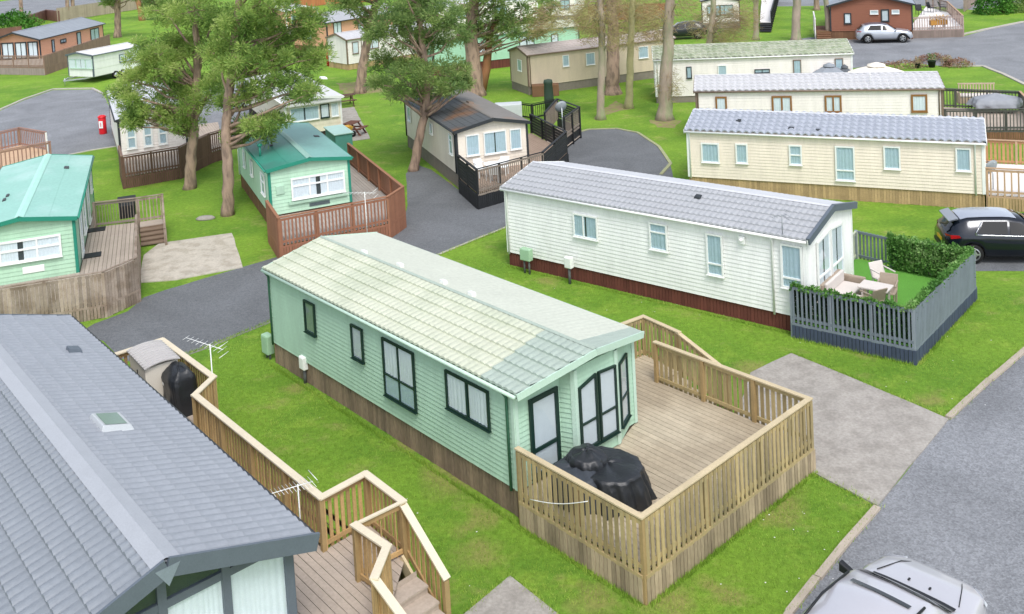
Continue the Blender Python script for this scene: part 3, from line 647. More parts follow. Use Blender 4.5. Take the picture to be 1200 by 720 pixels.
for sg in (-1, 1): fb = MB(); fb.bar((L/2+.42, 0, G_.zr-.04), (L/2+.39, sg*G_.half, G_.zr-G_.drop-.04), .05, .26, side=(1, 0, 0)); fb.build('barge_board', T_GREY, G_.root)
ap = MB(); ap.add([(hx+.45, -.18, G_.zr-.02), (hx+.45, .18, G_.zr-.02), (hx+.45, 0, G_.zr-.3)], [(0,2,1)]); ap.build('gable_plate', mat('gable_plate_grey', '#7b868f', .4, .1), G_.root)
o_, T = G_.vent(131, 497, .75, .62, .1, mat('rooflight_frame', '#b4b9bc', .4, .05), 'roof_window')
gp_ = MB(); q = [T(*c, .108) for c in ((-.28,-.2),(.28,-.2),(.28,.2),(-.28,.2))]; gp_.face(q); gp_.build('pane', mat('rooflight_glass', '#7f938a', .08, .05), o_, recalc=False)
G_.vent(87, 411, .28, .3, .08, T_GREY)
# --- caravan behind the pines
W_ = House('W', 'static_caravan', 'white static caravan with brown-fenced deck half hidden behind the big pines', 'caravan', 'static caravans on the park',
  IVY_, RF_GRY2, T_DARK, BRICK, uo=(.1,.12), ridge_uo=(.1,.3), course=.35, wave=.3, amp=.01, step=.02, cap=.15)
for v0, v1 in ((.35,.85),(1.18,1.66),(1.93,2.4)): W_.win('f', v0, v1, 1.05, 2.32, trans=(.48,), curtain=CB, fw=.09)
W_.win('r', 2, 3, 1.3, 2.3, curtain=CV); W_.win('r', 7, 8, .6, 2.3, kind='door', curtain=CV)
# --- old white caravan with wrap-round front window
X_ = House('X', 'static_caravan', 'old cream caravan with plain white roof and wide front window behind the mint green one', 'caravan', 'static caravans on the park',
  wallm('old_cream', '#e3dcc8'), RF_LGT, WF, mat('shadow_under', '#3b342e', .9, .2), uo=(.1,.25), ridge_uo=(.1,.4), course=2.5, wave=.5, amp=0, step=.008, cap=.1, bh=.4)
X_.win('f', .25, 1.9, 1.35, 2.15, curtain=CB); X_.win('f', 1.98, 2.5, 1.35, 2.15, BF, curtain=CV); X_.win('f', 2.6, 3.05, 1.35, 2.15, curtain=CV)
X_.vent(379, 92, .6, .4, .1, WF, 'roof_window')
ab = MB(); ab.bar((5.55,-1.6,2.36),(5.55,1.6,2.36),.5,.3,side=(1,0,0)); ab.build('front_cowl', RF_LGT, X_.root, bevel=.08)
# --- beige caravan behind the turning circle
F2 = House('F2', 'static_caravan', 'beige static caravan with brown edged roof behind the bare trees', 'caravan', 'static caravans on the park',
  BGE, mat('pinkish_grey_roof', '#b9aea8', .7, .08, 1), T_BRN, BRICK, uo=(.1,.1), course=.35, wave=.3, amp=.008, step=.015, cap=.12)
F2.win('n', 2.6, 3.1, 1.65, 2.45, curtain=CB); F2.win('n', 4.4, 5.1, 1.55, 2.4, curtain=CB); F2.win('b', .9, 1.6, 1.5, 2.3, curtain=CB); F2.win('n', 8.6, 9.4, 1.55, 2.4, curtain=CB); F2.pipe('n', .15, T_BRN)
# --- green one further back
N_ = House('N', 'static_caravan', 'green static caravan with cream roof and dark red skirting behind the twin-trunk pine', 'caravan', 'static caravans on the park',
  wallm('green_cladding_b', '#a4d0b4'), RF_CRM, T_GD, SK_RED, uo=(.1,.1), course=.35, wave=.3, amp=.008, step=.015, cap=.12)
N_.win('n', 3.2, 4.3, 1.4, 2.2, BF, curtain=CV); N_.win('n', 7.2, 8.5, 1.3, 2.4, BF, mull=(.5,), curtain=CV); N_.win('n', 10, 10.6, 1.2, 2.3, BF, curtain=CV)
# --- small white one at the back
M_ = House('M', 'static_caravan', 'small white caravan with dark roof edges beside the orange lodge', 'caravan', 'static caravans on the park',
  IVY_, RF_WHT, T_BRN, SK_PALE, uo=(.1,.1), course=.35, wave=.3, amp=.005, step=.01, cap=.12)
M_.win('n', .5, 1.1, 1.3, 2.3, T_BRN, curtain=CV); M_.win('n', 1.8, 3.1, 1.5, 2.4, T_BRN, mull=(.5,), curtain=CV); M_.pipe('n', 1.4, T_BRN)
P_ = House('P', 'holiday_lodge', 'orange cedar-clad lodge with grey roof behind the small white caravan', 'lodge', None,
  TAN, RF_GRY, T_DARK, SK_BRN, uo=(.3,.3), ov=.3, course=.35, wave=.3, amp=.005, step=.01, cap=.2)
P_.win('b', 2.2, 3.6, 1.1, 2.4, T_DARK, mull=(.5,), curtain=CV); P_.win('n', .8, 1.8, .7, 2.7, T_DARK, kind='door', curtain=CV); P_.win('n', 4, 5.4, 1.3, 2.4, T_DARK, curtain=CV)
# --- orange-clad lodge top left
J_ = House('J', 'holiday_lodge', 'orange-clad lodge with dark-framed glazed front and fenced deck at the far left', 'lodge', None,
  TAN, mat('lead_grey_roof', '#8f959c', .5, .08, 1), T_DARK, SK_BRN, uo=(.15,.5), ridge_uo=(.15,.6), ov=.25, course=.35, wave=.3, amp=.008, step=.015, cap=.2)
for v0, v1 in ((.15,.75),(.85,2.1),(2.2,3.4),(3.5,4.55)): J_.win('f', v0, v1, .8, 2.45, T_DARK, curtain=CV, fw=.12)
for a0, a1, z0, z1, kd in ((9.9,10.4,1.0,2.3,'window'),(7.7,8.8,1.7,2.1,'window'),(4.8,5.6,.7,2.4,'door'),(1,2.8,1,2.4,'window')): J_.win('r', a0, a1, z0, z1, T_DARK, kind=kd, curtain=CB, fw=.1)
# --- touring caravan
S_ = House('S', 'touring_caravan', 'small white touring caravan on wheels parked beside the lodge fence', 'caravan', None,
  wallm('tourer_white', '#dfe3dc'), RF_LGT, T_GREY, mat('chassis_dark', '#3a3a3a', .8, .1), uo=(.08,.12), ridge_uo=(.08,.35), course=2, wave=.5, amp=0, step=.006, cap=.08, bh=.6, skip_skirt=(0,1,2,3))
S_.win('f', .2, .95, 1.25, 2.05, T_GRN, curtain=CV, fw=.04); S_.win('f', 1.0, 2.1, 1.25, 2.05, T_GRN, curtain=CV, fw=.04); S_.win('f', 2.15, 2.9, 1.25, 2.05, T_GRN, curtain=CV, fw=.04)
S_.win('r', 1.0, 2.4, 1.3, 2.0, T_GREY, curtain=CV)
ch = MB(); ch.bar((3.2,-.9,.5),(4.4,0,.5),.08,.1); ch.bar((3.2,.9,.5),(4.4,0,.5),.08,.1); ch.bar((-3,-.9,.48),(3.2,-.9,.48),.1,.12); ch.bar((-3,.9,.48),(3.2,.9,.48),.1,.12); ch.tube([(4.3,0,.1),(4.3,0,.7)],.03); ch.build('tow_bar', M['steel'], S_.root)
for (wx, wy) in ((-.5,1.45),(.3,1.45),(-.5,-1.45),(.3,-1.45)):
    w = MB(); w.lathe([(0,-.1),(.2,-.1),(.33,-.09),(.34,0),(.33,.09),(.2,.1),(0,.1)], (0,0,0), 20, axis='y'); wo = w.build('wheel', M['rubber'], S_.root, loc=(wx,wy,.34))
    w = MB(); w.lathe([(0,-.105),(.19,-.11),(.19,.11),(0,.105)], (0,0,0), 16, axis='y'); w.build('rim', M['steel'], wo)
# --- red-brown lodge top right
Q_ = House('Q', 'holiday_lodge', 'red-brown timber-clad lodge behind the silver car at the top right', 'lodge', None,
  BRN, mat('blue_grey_roof_c', '#8f97a3', .5, .08, 1), T_DARK, SK_BRN, uo=(.3,.3), ov=.25, course=.35, wave=.3, amp=.005, step=.01, cap=.2)
Q_.win('f', 1.1, 1.7, 1.35, 2.3, T_DARK, curtain=CV, fw=.1); Q_.win('f', 3.2, 3.85, 2.15, 2.5, WF, curtain='blind'); Q_.win('f', 4.05, 4.7, 1.5, 2.55, T_DARK, curtain='blind', fw=.1); Q_.win('f', 4.9, 5.5, 2.15, 2.5, WF, curtain='blind')
# ============================================================ DECKS, FENCES, STEPS
V = Vector
def clip_half(poly, n, c, keep_le):
    out = []
    for i in range(len(poly)):
        a, b = poly[i], poly[(i+1) % len(poly)]
        da, db = a.dot(n)-c, b.dot(n)-c
        if not keep_le: da, db = -da, -db
        if da <= 0: out.append(a)
        if (da < 0 < db) or (db < 0 < da): out.append(a.lerp(b, da/(da-db)))
    return out
class Deck:
    def __init__(s, name, label, cat, poly, z, ang, boardm, edge=None, pw=.145, group=None, boards=True, floor_name='deck_floor'):
        s.poly = [V((p[0], p[1])) for p in poly]; s.z = z
        c = sum(s.poly, V((0, 0)))/len(poly); s.o = V((c.x, c.y, 0))
        s.root = empty(name, s.o, 0, label, cat, group)
        if z > 0 and boards:
            m = MB(); n = V((-math.sin(ang), math.cos(ang))); cs = [p.dot(n) for p in s.poly]; c0 = min(cs)
            while c0 < max(cs):
                q = clip_half(clip_half(s.poly, n, c0+pw-.012, True), n, c0, False)
                if len(q) > 2: m.prism([(p.x, p.y) for p in q], z-.03, z+random.uniform(-.002, .002))
                c0 += pw
            m.build(floor_name, boardm, s.root, origin=s.o)
        elif z > 0:
            m = MB(); m.prism([(p.x, p.y) for p in s.poly], z-.04, z); m.build(floor_name, boardm, s.root, origin=s.o)
    def rail(s, P, Q, wood, cap, post, z0=None, z1=None, zq0=None, zq1=None, pick=.075, pitch=.15, skirt=None, sk_pitch=.105, posts=1.8, rail_h=1.0, solid=False, ends=(True, True), capw=.12, name='railing_panel', outside=1, over=.09, ground=0, skz=None, post_m=None, capm=True, slats=None):
        """one straight run: pickets, handrail, posts, skirt boards. P,Q world xy; z0 floor height at P (zq0 at Q)"""
        P = V((P[0], P[1], 0)); Q = V((Q[0], Q[1], 0)); d = (Q-P); ln = d.length; d.normalize(); n = V((d.y, -d.x, 0))*outside
        z0 = s.z if z0 is None else z0; zq0 = z0 if zq0 is None else zq0; z1 = z0+rail_h; zq1 = zq0+rail_h
        fz = lambda a: z0+(zq0-z0)*a/ln; rz = lambda a: z1+(zq1-z1)*a/ln
        m = MB(); k = 0; a = pitch/2
        if slats:      # horizontal boards
            zz = slats[0]
            while zz < rail_h-.05:
                m.bar(P+n*.02+V((0,0,z0+zz)), Q+n*.02+V((0,0,zq0+zz)), .022, slats[1]); zz += slats[2]
        else:
            while a < ln:
                w_ = pick; p = P+d*a+n*.045
                m.bar(p+V((0,0,fz(a)-over)), p+V((0,0,rz(a)-.02)), .02, w_, side=n); a += pitch
            m.bar(P+n*.02+V((0,0,z0+.1)), Q+n*.02+V((0,0,zq0+.1)), .035, .08); m.bar(P+n*.02+V((0,0,z1-.07)), Q+n*.02+V((0,0,zq1-.07)), .035, .08)
        m.build(name, wood, s.root, origin=s.o)
        if capm:
            s.nr = getattr(s, 'nr', 0)+1; zj = .018+.0035*(s.nr % 3); c = MB(); c.bar(P-d*.05+V((0,0,z1+zj)), Q+d*.05+V((0,0,zq1+zj)), capw, .038); c.build('handrail', cap, s.root, origin=s.o, bevel=.005)
        np_ = max(1, round(ln/posts))
        for i in range(np_+1):
            if (i == 0 and not ends[0]) or (i == np_ and not ends[1]): continue
            a = ln*i/np_; p = P+d*a-n*.01; c = MB(); c.bar(p+V((0,0,ground)), p+V((0,0,rz(a)-.003)), .09, .09, side=n); c.build('post', post_m or post, s.root, origin=s.o, bevel=.006)
        if skirt:
            m = MB(); a = 0
            while a < ln-.02:
                p = P+d*(a+sk_pitch/2)+n*.05; o_ = random.uniform(-.004, .004)
                m.bar(p+n*o_+V((0,0,ground+random.uniform(-.02,.02))), p+n*o_+V((0,0,(skz if skz else fz(a))-over-.02)), .02, sk_pitch-.014, side=n); a += sk_pitch
            m.build('skirt_boards', skirt, s.root, origin=s.o)
            b = MB(); b.face([P+n*.02, Q+n*.02, Q+n*.02+V((0,0,zq0-.08)), P+n*.02+V((0,0,z0-.08))]); 
            m2 = MB(); m2.bar(P+n*.034+V((0,0,z0-.09)), Q+n*.034+V((0,0,zq0-.09)), .05, .07); m2.build('edge_beam', wood, s.root, origin=s.o)
    def steps(s, P, Q, dirv, n, m, z=None, going=.27, thick=.04, riser=True):
        """flight of n treads starting below the edge P-Q and running along dirv"""
        P = V((P[0], P[1], 0)); Q = V((Q[0], Q[1], 0)); dv = V((dirv[0], dirv[1], 0)).normalized(); z = z or s.z; dz = z/(n+1)
        for i in range(n):
            b = MB(); zt = z-dz*(i+1); p0, q0 = P+dv*going*i, Q+dv*going*i; p1, q1 = p0+dv*(going+.03), q0+dv*(going+.03)
            b.add([p0+V((0,0,zt-thick)), q0+V((0,0,zt-thick)), q1+V((0,0,zt-thick)), p1+V((0,0,zt-thick)), p0+V((0,0,zt)), q0+V((0,0,zt)), q1+V((0,0,zt)), p1+V((0,0,zt))], [(0,3,2,1),(4,5,6,7),(0,1,5,4),(1,2,6,5),(2,3,7,6),(3,0,4,7)])
            b.add([p0+V((0,0,zt)), q0+V((0,0,zt)), q0+V((0,0,zt+dz-thick)), p0+V((0,0,zt+dz-thick))], [(0,1,2,3)])
            b.build('step', m, s.root, origin=s.o, recalc=False)
    def done(s): return s.root
def xy(px, py, z=0): p = at(px, py, z); return (p.x, p.y)

WD_NEW = boards_mat('new_treated_timber', '#ae9b70', .75, .3, col2='#988a66', scale=2, bump=.25, stretch=(1,1,.3), fine=.1)
WD_CAP = boards_mat('pale_handrail', '#c4b493', .75, .08, scale=2, bump=.2, fine=.08)
WD_POST = mat('timber_post', '#a28a60', .75, .12, 3, bump=.2)
WD_SK = boards_mat('silvered_skirt_boards', '#ab9a80', .85, .3, col2='#8f8069', scale=2, bump=.3, stretch=(1,1,.3), fine=.12)
DK_NEW = boards_mat('pale_deck_boards', '#b9ad97', .8, .1, col2='#a39681', scale=.8, mixscale=.5, bump=.25, bscale=50, fine=.08)
DK_GREY = boards_mat('greyed_deck_boards', '#b0a396', .85, .08, scale=1.2, bump=.25, bscale=50, fine=.08)
WD_ORNG = boards_mat('orange_treated_timber', '#b59668', .75, .28, scale=2, bump=.25, fine=.1)
CAP_W = mat('cream_handrail', '#d3c8b0', .7, .06, 3, bump=.15)

# ---- main deck
ang = R(-48.4); ca, sa = math.cos(ang), math.sin(ang)
def LA(u, v): return (S['A'][0]+u*ca-v*sa, S['A'][1]+u*sa+v*ca)
E1, E2, E3 = xy(607,526,1.62), xy(751.5,606,1.62), xy(948.5,467.5,1.62)
E4, E5, E6 = xy(768,401,1.62), xy(795,389.5,1.62), xy(753.5,371,1.62)
L_, W__ = S['A'][3:5]
sideA = LA(L_-2.6, W__+.06)
dkA = Deck('timber_deck', 'pale timber deck with picket railing wrapped round the green caravan front', 'deck',
   [E1, E2, E3, E4, E5, E6, sideA, LA(L_-.15, W__+.03), LA(L_+.18, 2.7), LA(L_+.18, 1.45), LA(L_-.1, 1.3), LA(L_-.1, 0)], .6, ang-R(90)+R(90), DK_NEW, group='raised timber decks')
kw = dict(wood=WD_NEW, cap=WD_CAP, post=WD_POST, skirt=WD_SK, pick=.086, pitch=.145)
dkA.rail(E1, E2, **kw); dkA.rail(E2, E3, ends=(False, True), **kw); dkA.rail(E3, E4, ends=(False, True), posts=1.3, **kw)
dkA.rail(sideA, E6, ends=(True, True), **kw); dkA.rail(E6, E5, ends=(False, True), **kw)
dst = (V(E3)-V(E4)).normalized()
e5d = V(E5)+dst*1.45
dkA.rail(E5, e5d, z0=.6, zq0=.02, ends=(False, True), over=-.06, wood=WD_NEW, cap=WD_CAP, post=WD_POST)
dkA.steps(V(E5), V(E4)-(V(E4)-V(E5)).normalized()*.02, dst, 3, DK_NEW, going=.34)
rp = MB(); pa, pb = V((*E1, 1.15)), V((*E2, 1.15)); nn_ = V(((pb-pa).normalized().y, -(pb-pa).normalized().x, 0))
pts = [pa.lerp(pb, .12+.05*i)+nn_*.09+V((0, 0, -.39+.066*i-.07*math.sin(math.pi*i/10))) for i in range(11)]
rp.tube(pts, .009, 6); tag(rp.build('white_cable', M['white_trim'], None), 'white cable strung along the outside of the picket railing', 'cable')

# ---- lodge deck (foreground left)
zg = .9; rg = 1.92
g0, g1, g2, g3, g4, g5, g6, g7 = [xy(x, y, rg if x != 522 else 1.02) for x, y in ((118,421),(190,398),(250,442),(228,463),(376,583),(428,555),(471.5,588),(522,678))]
i0, i1, i2, i3, i4 = [xy(x, y, rg) for x, y in ((462.5,595),(415.5,615),(453.5,640.6),(439,677),(500,732))]
gx, gy, gyaw, gL, gW = S['G'][:5]; gc, gs = math.cos(R(gyaw)), math.sin(R(gyaw))
def LG(u, v): return (gx+u*gc-v*gs, gy+u*gs+v*gc)
i4b = (V(i3)+(V(i3)-V(i2)).normalized()*0+ (V(g7)-V(g6)).normalized()*3.2)
far = V(i3)+V((-.05,-1)).normalized()*3.5
sdir = (V(g7)-V(g6)).normalized()
dkG = Deck('timber_deck', 'greyed timber deck with cream-capped zigzag railing beside the slate-blue lodge', 'deck',
   [LG(-.2, gW+.03), g0, g1, g2, g3, g4, g5, g6, i2, i3, (far.x, far.y), LG(gL+2.5, 2), LG(gL+.1, 1), LG(gL+.1, gW+.03)], zg, R(gyaw)+R(0), DK_GREY, group='raised timber decks')
kg = dict(wood=WD_ORNG, cap=CAP_W, post=WD_POST, capw=.15, pitch=.135)
dkG.rail(LG(-.2, gW+.1), g0, outside=-1, skirt=WD_SK, posts=1.5, **kg)
for p, q, e in ((g0,g1,(True,True)),(g1,g2,(False,True)),(g2,g3,(False,True)),(g3,g4,(False,True)),(g4,g5,(False,True)),(g5,g6,(False,True))):
    dkG.rail(p, q, outside=-1, skirt=WD_SK, ends=e, posts=1.45, **kg)
dkG.rail(g6, g7, outside=-1, zq0=.0, ends=(False, True), over=-.05, **kg)
dkG.rail(g6, i1, outside=1, ends=(False, True), wood=WD_ORNG, cap=CAP_W, post=WD_POST, capw=.07, pitch=.3, pick=.02, name='stair_gate')
dkG.rail(i1, i2, outside=-1, ends=(False, True), **kg); dkG.rail(i2, i3, outside=-1, ends=(False, True), **kg)
i3e = V(i3)+sdir*2.0
dkG.rail(i3, i3e, outside=-1, zq0=.1, ends=(True, True), over=-.05, **kg)
w0 = V(g6)+(V(i2)-V(g6)).normalized()*.12+sdir*.35
wdir = V((-sdir.y, sdir.x)); 
if wdir.dot(V(i2)-V(g6)) < 0: wdir = -wdir
dkG.steps(w0, w0+wdir*1.0, sdir, 5, DK_GREY, going=.3)
sb = MB(); a_ = V((*(V(g6)+wdir*.12), zg)); b_ = V((*(V(g7)+wdir*.12), .05)); sb.bar(a_, b_, .05, .24); sb.build('stringer', WD_CAP, dkG.root, origin=dkG.o)

# ---- B garden platform with grey fence
GF = boards_mat('grey_painted_boards', '#737c86', .6, .08, scale=3, fine=.05); GFP = mat('grey_painted_post', '#848c95', .55, .05); GFD = boards_mat('dark_slate_boards', '#414a5e', .65, .1, scale=3)
B1, B2, B3, B4 = xy(927,333,1.55), xy(1070,360,1.55), xy(1141,293,1.55), xy(1043,275,1.55)
bc, bs = math.cos(R(S['B'][2])), math.sin(R(S['B'][2]))
def LB(u, v): return (S['B'][0]+u*bc-v*bs, S['B'][1]+u*bs+v*bc)
lb = S['B'][3]; wb = S['B'][4]
TURF = mat('artificial_turf', '#5f9a3c', .9, .08, 2, bump=.6, bscale=120, fine=.15)
b6 = LB(lb-1.6, wb+2.0)
dkB = Deck('garden_platform', 'raised artificial-turf platform with grey picket fence at the white caravan end', 'platform', [B1, B2, B3, B4, xy(1003,268,1.5), LB(lb-.6, wb+.05), LB(lb+.05, wb), LB(lb+.05, .05)], .5, 0, TURF, boards=False, floor_name='turf_floor')
kb = dict(wood=GF, cap=GFP, post=GFP, post_m=GFP, skirt=GFD, capw=.06, capm=False, pick=.055, pitch=.125)
dkB.rail(B1, B2, rail_h=1.02, posts=1.3, **kb)
kb2 = dict(kb); kb2['pick'] = .1; kb2['pitch'] = .112
dkB.rail(B2, B3, rail_h=1.02, posts=1.75, ends=(False, True), **kb2); dkB.rail(B3, B4, rail_h=1.02, posts=1.8, ends=(False, True), **kb2)
b5 = xy(1003,268,1.5)
kb3 = dict(kb); kb3['skirt'] = None; kb3['pick'] = .06; kb3['over'] = 0
dkB.rail(B4, b5, rail_h=.95, posts=.9, ends=(True, True), name='gate', **kb3)
PGF = boards_mat('pale_green_grey_fence', '#b5bba6', .8, .1, scale=3)
b7 = LB(lb-.3, wb+.1)
dkB.rail(b5, b7, rail_h=.9, posts=.8, wood=PGF, cap=PGF, post=PGF, capw=.06, pitch=.1, pick=.07)
# ---- C deck
RA = boards_mat('sandy_railing', '#b5977a', .75, .12, scale=3); DWHT = mat('white_deck_floor', '#e2dfdc', .6, .05)
c1, c2 = xy(1157,200,1.65), xy(1300,205,1.65)
cx_, cy_, cyaw, cL, cW = S['C'][:5]; cc_, cs_ = math.cos(R(cyaw)), math.sin(R(cyaw))
def LC(u, v): return (cx_+u*cc_-v*cs_, cy_+u*cs_+v*cc_)
dkC = Deck('timber_deck', 'white-floored deck with sandy railing on the right of the cream caravan', 'deck', [LC(cL+.05, .1), LC(cL+5, .1), LC(cL+5, cW+1.2), LC(cL-.4, cW+1.2), LC(cL-.4, cW+.05), LC(cL+.05, cW+.05)], .6, R(cyaw), DWHT, boards=False, group='raised timber decks')
dkC.rail(LC(cL+.1, .1), LC(cL+5, .1), RA, RA, RA, pick=.06, pitch=.24, skirt=SK_PALE, posts=1.6)
dkC.rail(LC(cL+5, cW+1.2), LC(cL-.4, cW+1.2), boards_mat('orange_railing', '#b58a62', .75, .12, scale=3), RA, RA, pick=.1, pitch=.16, skirt=SK_PALE, posts=1.6)
# ---- D deck
DKR = boards_mat('dark_grey_railing', '#50504c', .7, .1, scale=3)
d_ = [xy(1098,150,.6), xy(1197,150,.6), xy(1230,140,.6), xy(1190,108,.6), xy(1165,107,.6)]
dx_, dy_, dyaw, dL, dW = S['D'][:5]; dc, ds = math.cos(R(dyaw)), math.sin(R(dyaw))
def LD(u, v): return (dx_+u*dc-v*ds, dy_+u*ds+v*dc)
DD = [LD(dL+.1, 0), LD(dL+4.2, 0), LD(dL+4.6, 4.3), LD(dL+.1, 5.6), LD(dL+.1, 3.3)]
dkD = Deck('timber_deck', 'dark-railed deck with covered furniture beside the brown-window caravan', 'deck', DD, .6, R(dyaw), DK_GREY, group='raised timber decks')
dkD.rail(DD[0], DD[1], DKR, DKR, DKR, pick=.045, pitch=.15, skirt=SK_BRN, posts=1.4); dkD.rail(DD[1], DD[2], DKR, RA, DKR, pick=.045, pitch=.15, skirt=SK_BRN, posts=1.4); dkD.rail(DD[2], DD[3], DKR, DKR, DKR, pick=.045, pitch=.15, skirt=SK_BRN, posts=1.4)
dkD.rail(DD[3], DD[4], DKR, DKR, DKR, pick=.045, pitch=.15, posts=1.4)
# ---- K deck: black
BLK = boards_mat('black_stained_boards', '#26282b', .6, .15, scale=3); BLKP = mat('black_post', '#1f2124', .55, .1)
PKT = boards_mat('grey_spindles', '#8a7f74', .7, .15, scale=3)
kk = [xy(460+x/4.233, 90+y/4.233, 1.7) for x, y in ((325,392),(415,462),(745,376),(860,275),(685,188))]
kx, ky, kyaw, kL, kW = S['K'][:5]; kc, ks = math.cos(R(kyaw)), math.sin(R(kyaw))
def LK(u, v): return (kx+u*kc-v*ks, ky+u*ks+v*kc)
kt = [xy(460+x/4.233, 90+y/4.233, 1.7) for x, y in ((755,180),(815,112),(925,152),(850,205))]
dkK = Deck('timber_deck', 'brown deck enclosed by black boards and railings at the needle-strewn caravan', 'deck', [kk[0], kk[1], kk[2], kk[3], kk[4], LK(4, kW+.05), LK(kL, kW), LK(kL+.05, 0)], .7, R(kyaw), boards_mat('brown_deck_boards', '#a08c7c', .85, .08, scale=1.2, fine=.08), group='raised timber decks')
dkK.rail(kk[0], kk[1], BLK, BLK, BLKP, slats=(.1, .13, .15), skirt=BLK, posts=1.5)
dkK.rail(kk[1], kk[2], PKT, BLK, BLKP, pick=.03, pitch=.11, skirt=BLK, posts=1.3, ends=(False, True), capw=.06)
dkK.rail(kk[2], kk[3], BLK, BLK, BLKP, slats=(.1, .13, .15), skirt=BLK, posts=2, ends=(False, True))
dkK.rail(kk[3], kk[4], BLK, BLK, BLKP, slats=(.1, .13, .15), skirt=BLK, posts=1.6, ends=(False, True))
dkK2 = Deck('storage_pen', 'small black-slatted pen with planks stored in it beyond the deck', 'pen', [kt[0], kt[1], kt[2], kt[3]], .15, R(kyaw), DK_GREY)
dkK2.rail(kt[1], kt[2], BLK, BLK, BLKP, z0=.7, slats=(.05, .1, .13), skirt=BLK, posts=3); dkK2.rail(kt[2], kt[3], PKT, BLK, BLKP, z0=.7, pick=.03, pitch=.12, skirt=BLK, posts=1.5, ends=(False, True))
dkK2.rail(kt[0], kt[1], PKT, BLK, BLKP, z0=.7, pick=.03, pitch=.14, posts=1.5, ends=(True, False))
def fence(name, label, pts, wood, cap=None, post=None, h=1.0, **k):
    d = Deck(name, label, 'fence', [(p[0], p[1]) for p in pts], 0, 0, wood)
    for i, (p, q) in enumerate(zip(pts, pts[1:])): d.rail(p, q, wood, cap or wood, post or wood, z0=0, rail_h=h, ends=(i == 0, True), over=-.05, **k)
    return d
fence('wire_fence', 'thin dark metal fence round the grass by the black-railed deck', [xy(604,137,0), xy(624,140,0), xy(650,134,0)], BLKP, h=.9, pick=.018, pitch=.16, posts=2, capw=.03)
# ---- H deck: red-brown
RB = boards_mat('red_brown_timber', '#94664f', .75, .12, scale=3, fine=.08); RBP = mat('red_brown_post', '#966a50', .7, .1); DKH = boards_mat('grey_brown_deck', '#a39b94', .85, .1, scale=1.2)
hh = [xy(270+x/4, 130+y/4, 1.65) for x, y in ((170,425),(225,505),(735,405),(808,358),(552,155))]
hx_, hy_, hyaw, hL, hW = S['H'][:5]; hc, hs = math.cos(R(hyaw)), math.sin(R(hyaw))
def LH(u, v): return (hx_+u*hc-v*hs, hy_+u*hs+v*hc)
dkH = Deck('timber_deck', 'red-brown deck with grey boards wrapped round the mint green caravan', 'deck', [LH(hL-.1, -.05), hh[0], hh[1], hh[2], hh[3], hh[4], LH(1.5, hW+.05), LH(hL+.05, hW+.05), LH(hL+.05, 0)], .65, R(hyaw), DKH, group='raised timber decks')
kh = dict(wood=RB, cap=RBP, post=RBP, skirt=RB)
dkH.rail(hh[0], hh[1], pick=.1, pitch=.108, **kh); dkH.rail(hh[1], hh[2], ends=(False, True), pick=.06, pitch=.14, posts=1.45, **kh); dkH.rail(hh[2], hh[3], ends=(False, True), pick=.1, pitch=.108, posts=1.4, **kh); dkH.rail(hh[3], hh[4], ends=(False, True), pick=.1, pitch=.108, **kh)
sk = MB()
# ---- T deck: weathered
tt = [xy(x/2.8125, 200+y/2.8125, 1.5) for x, y in ((-60,400),(340,335),(447,290),(450,92),(308,108))]
tx, ty, tyaw, tL, tW = S['T'][:5]; tc_, ts_ = math.cos(R(tyaw)), math.sin(R(tyaw))
def LT(u, v): return (tx+u*tc_-v*ts_, ty+u*ts_+v*tc_)
WTH = boards_mat('weathered_pickets', '#a39486', .85, .3, col2='#857565', scale=2, bump=.3, fine=.12); DKT = boards_mat('grey_worn_deck', '#a89c90', .85, .12, scale=1.2, bump=.2)
dkT = Deck('timber_deck', 'weathered grey deck with curved picket front beside the turquoise-roofed caravan', 'deck', [tt[0], tt[1], tt[2], tt[3], tt[4], LT(1.5, tW+.05), LT(tL+.05, tW+.05), LT(tL+.05, 0)], .5, R(tyaw), DKT, group='raised timber decks')
kt_ = dict(wood=WTH, cap=WTH, post=WTH, skirt=WTH, capw=.08)
dkT.rail(tt[0], tt[1], pick=.1, pitch=.115, **kt_); dkT.rail(tt[1], tt[2], ends=(False, True), pick=.1, pitch=.115, **kt_); dkT.rail(tt[2], V(tt[3])+(V(tt[2])-V(tt[3])).normalized()*2.6, ends=(False, True), pick=.05, pitch=.14, **kt_)
dkT.rail(tt[3], tt[4], ends=(True, True), wood=PKT, cap=WTH, post=WTH, skirt=WTH, pick=.02, pitch=.11, capw=.08)
q0 = V(tt[3]); q1 = V(tt[3])+(V(tt[2])-V(tt[3])).normalized()*2.5; ed = (q1-q0).normalized(); ou = V((-ed.y, ed.x)); 
if ou.x < 0: ou = -ou
sdp = boards_mat('brown_steps', '#7a6857', .85, .1, scale=2)
a0_, a1_ = q0+ou*.1+ed*.05, q0+ou*1.0+ed*.05
dkT.rail(q0, q0+ou*1.0, WTH, WTH, WTH, pick=.04, pitch=.14, capw=.08, posts=1); 
dkT.rail(q0+ou*1.0, q0+ou*1.0+ed*2.2, WTH, WTH, WTH, zq0=-.3, pick=.04, pitch=.3, capw=.08, over=-.05, posts=2.2, ends=(False, True))
lp = MB(); lp.prism([tuple(q0+ou*.06), tuple(q0+ou*.98), tuple(q0+ou*.98+ed*.7), tuple(q0+ou*.06+ed*.7)], .46, .5); lp.build('landing', DKT, dkT.root, origin=dkT.o)
dkT.steps(q0+ou*.06+ed*.7, q0+ou*.98+ed*.7, ed, 4, sdp, going=.3)
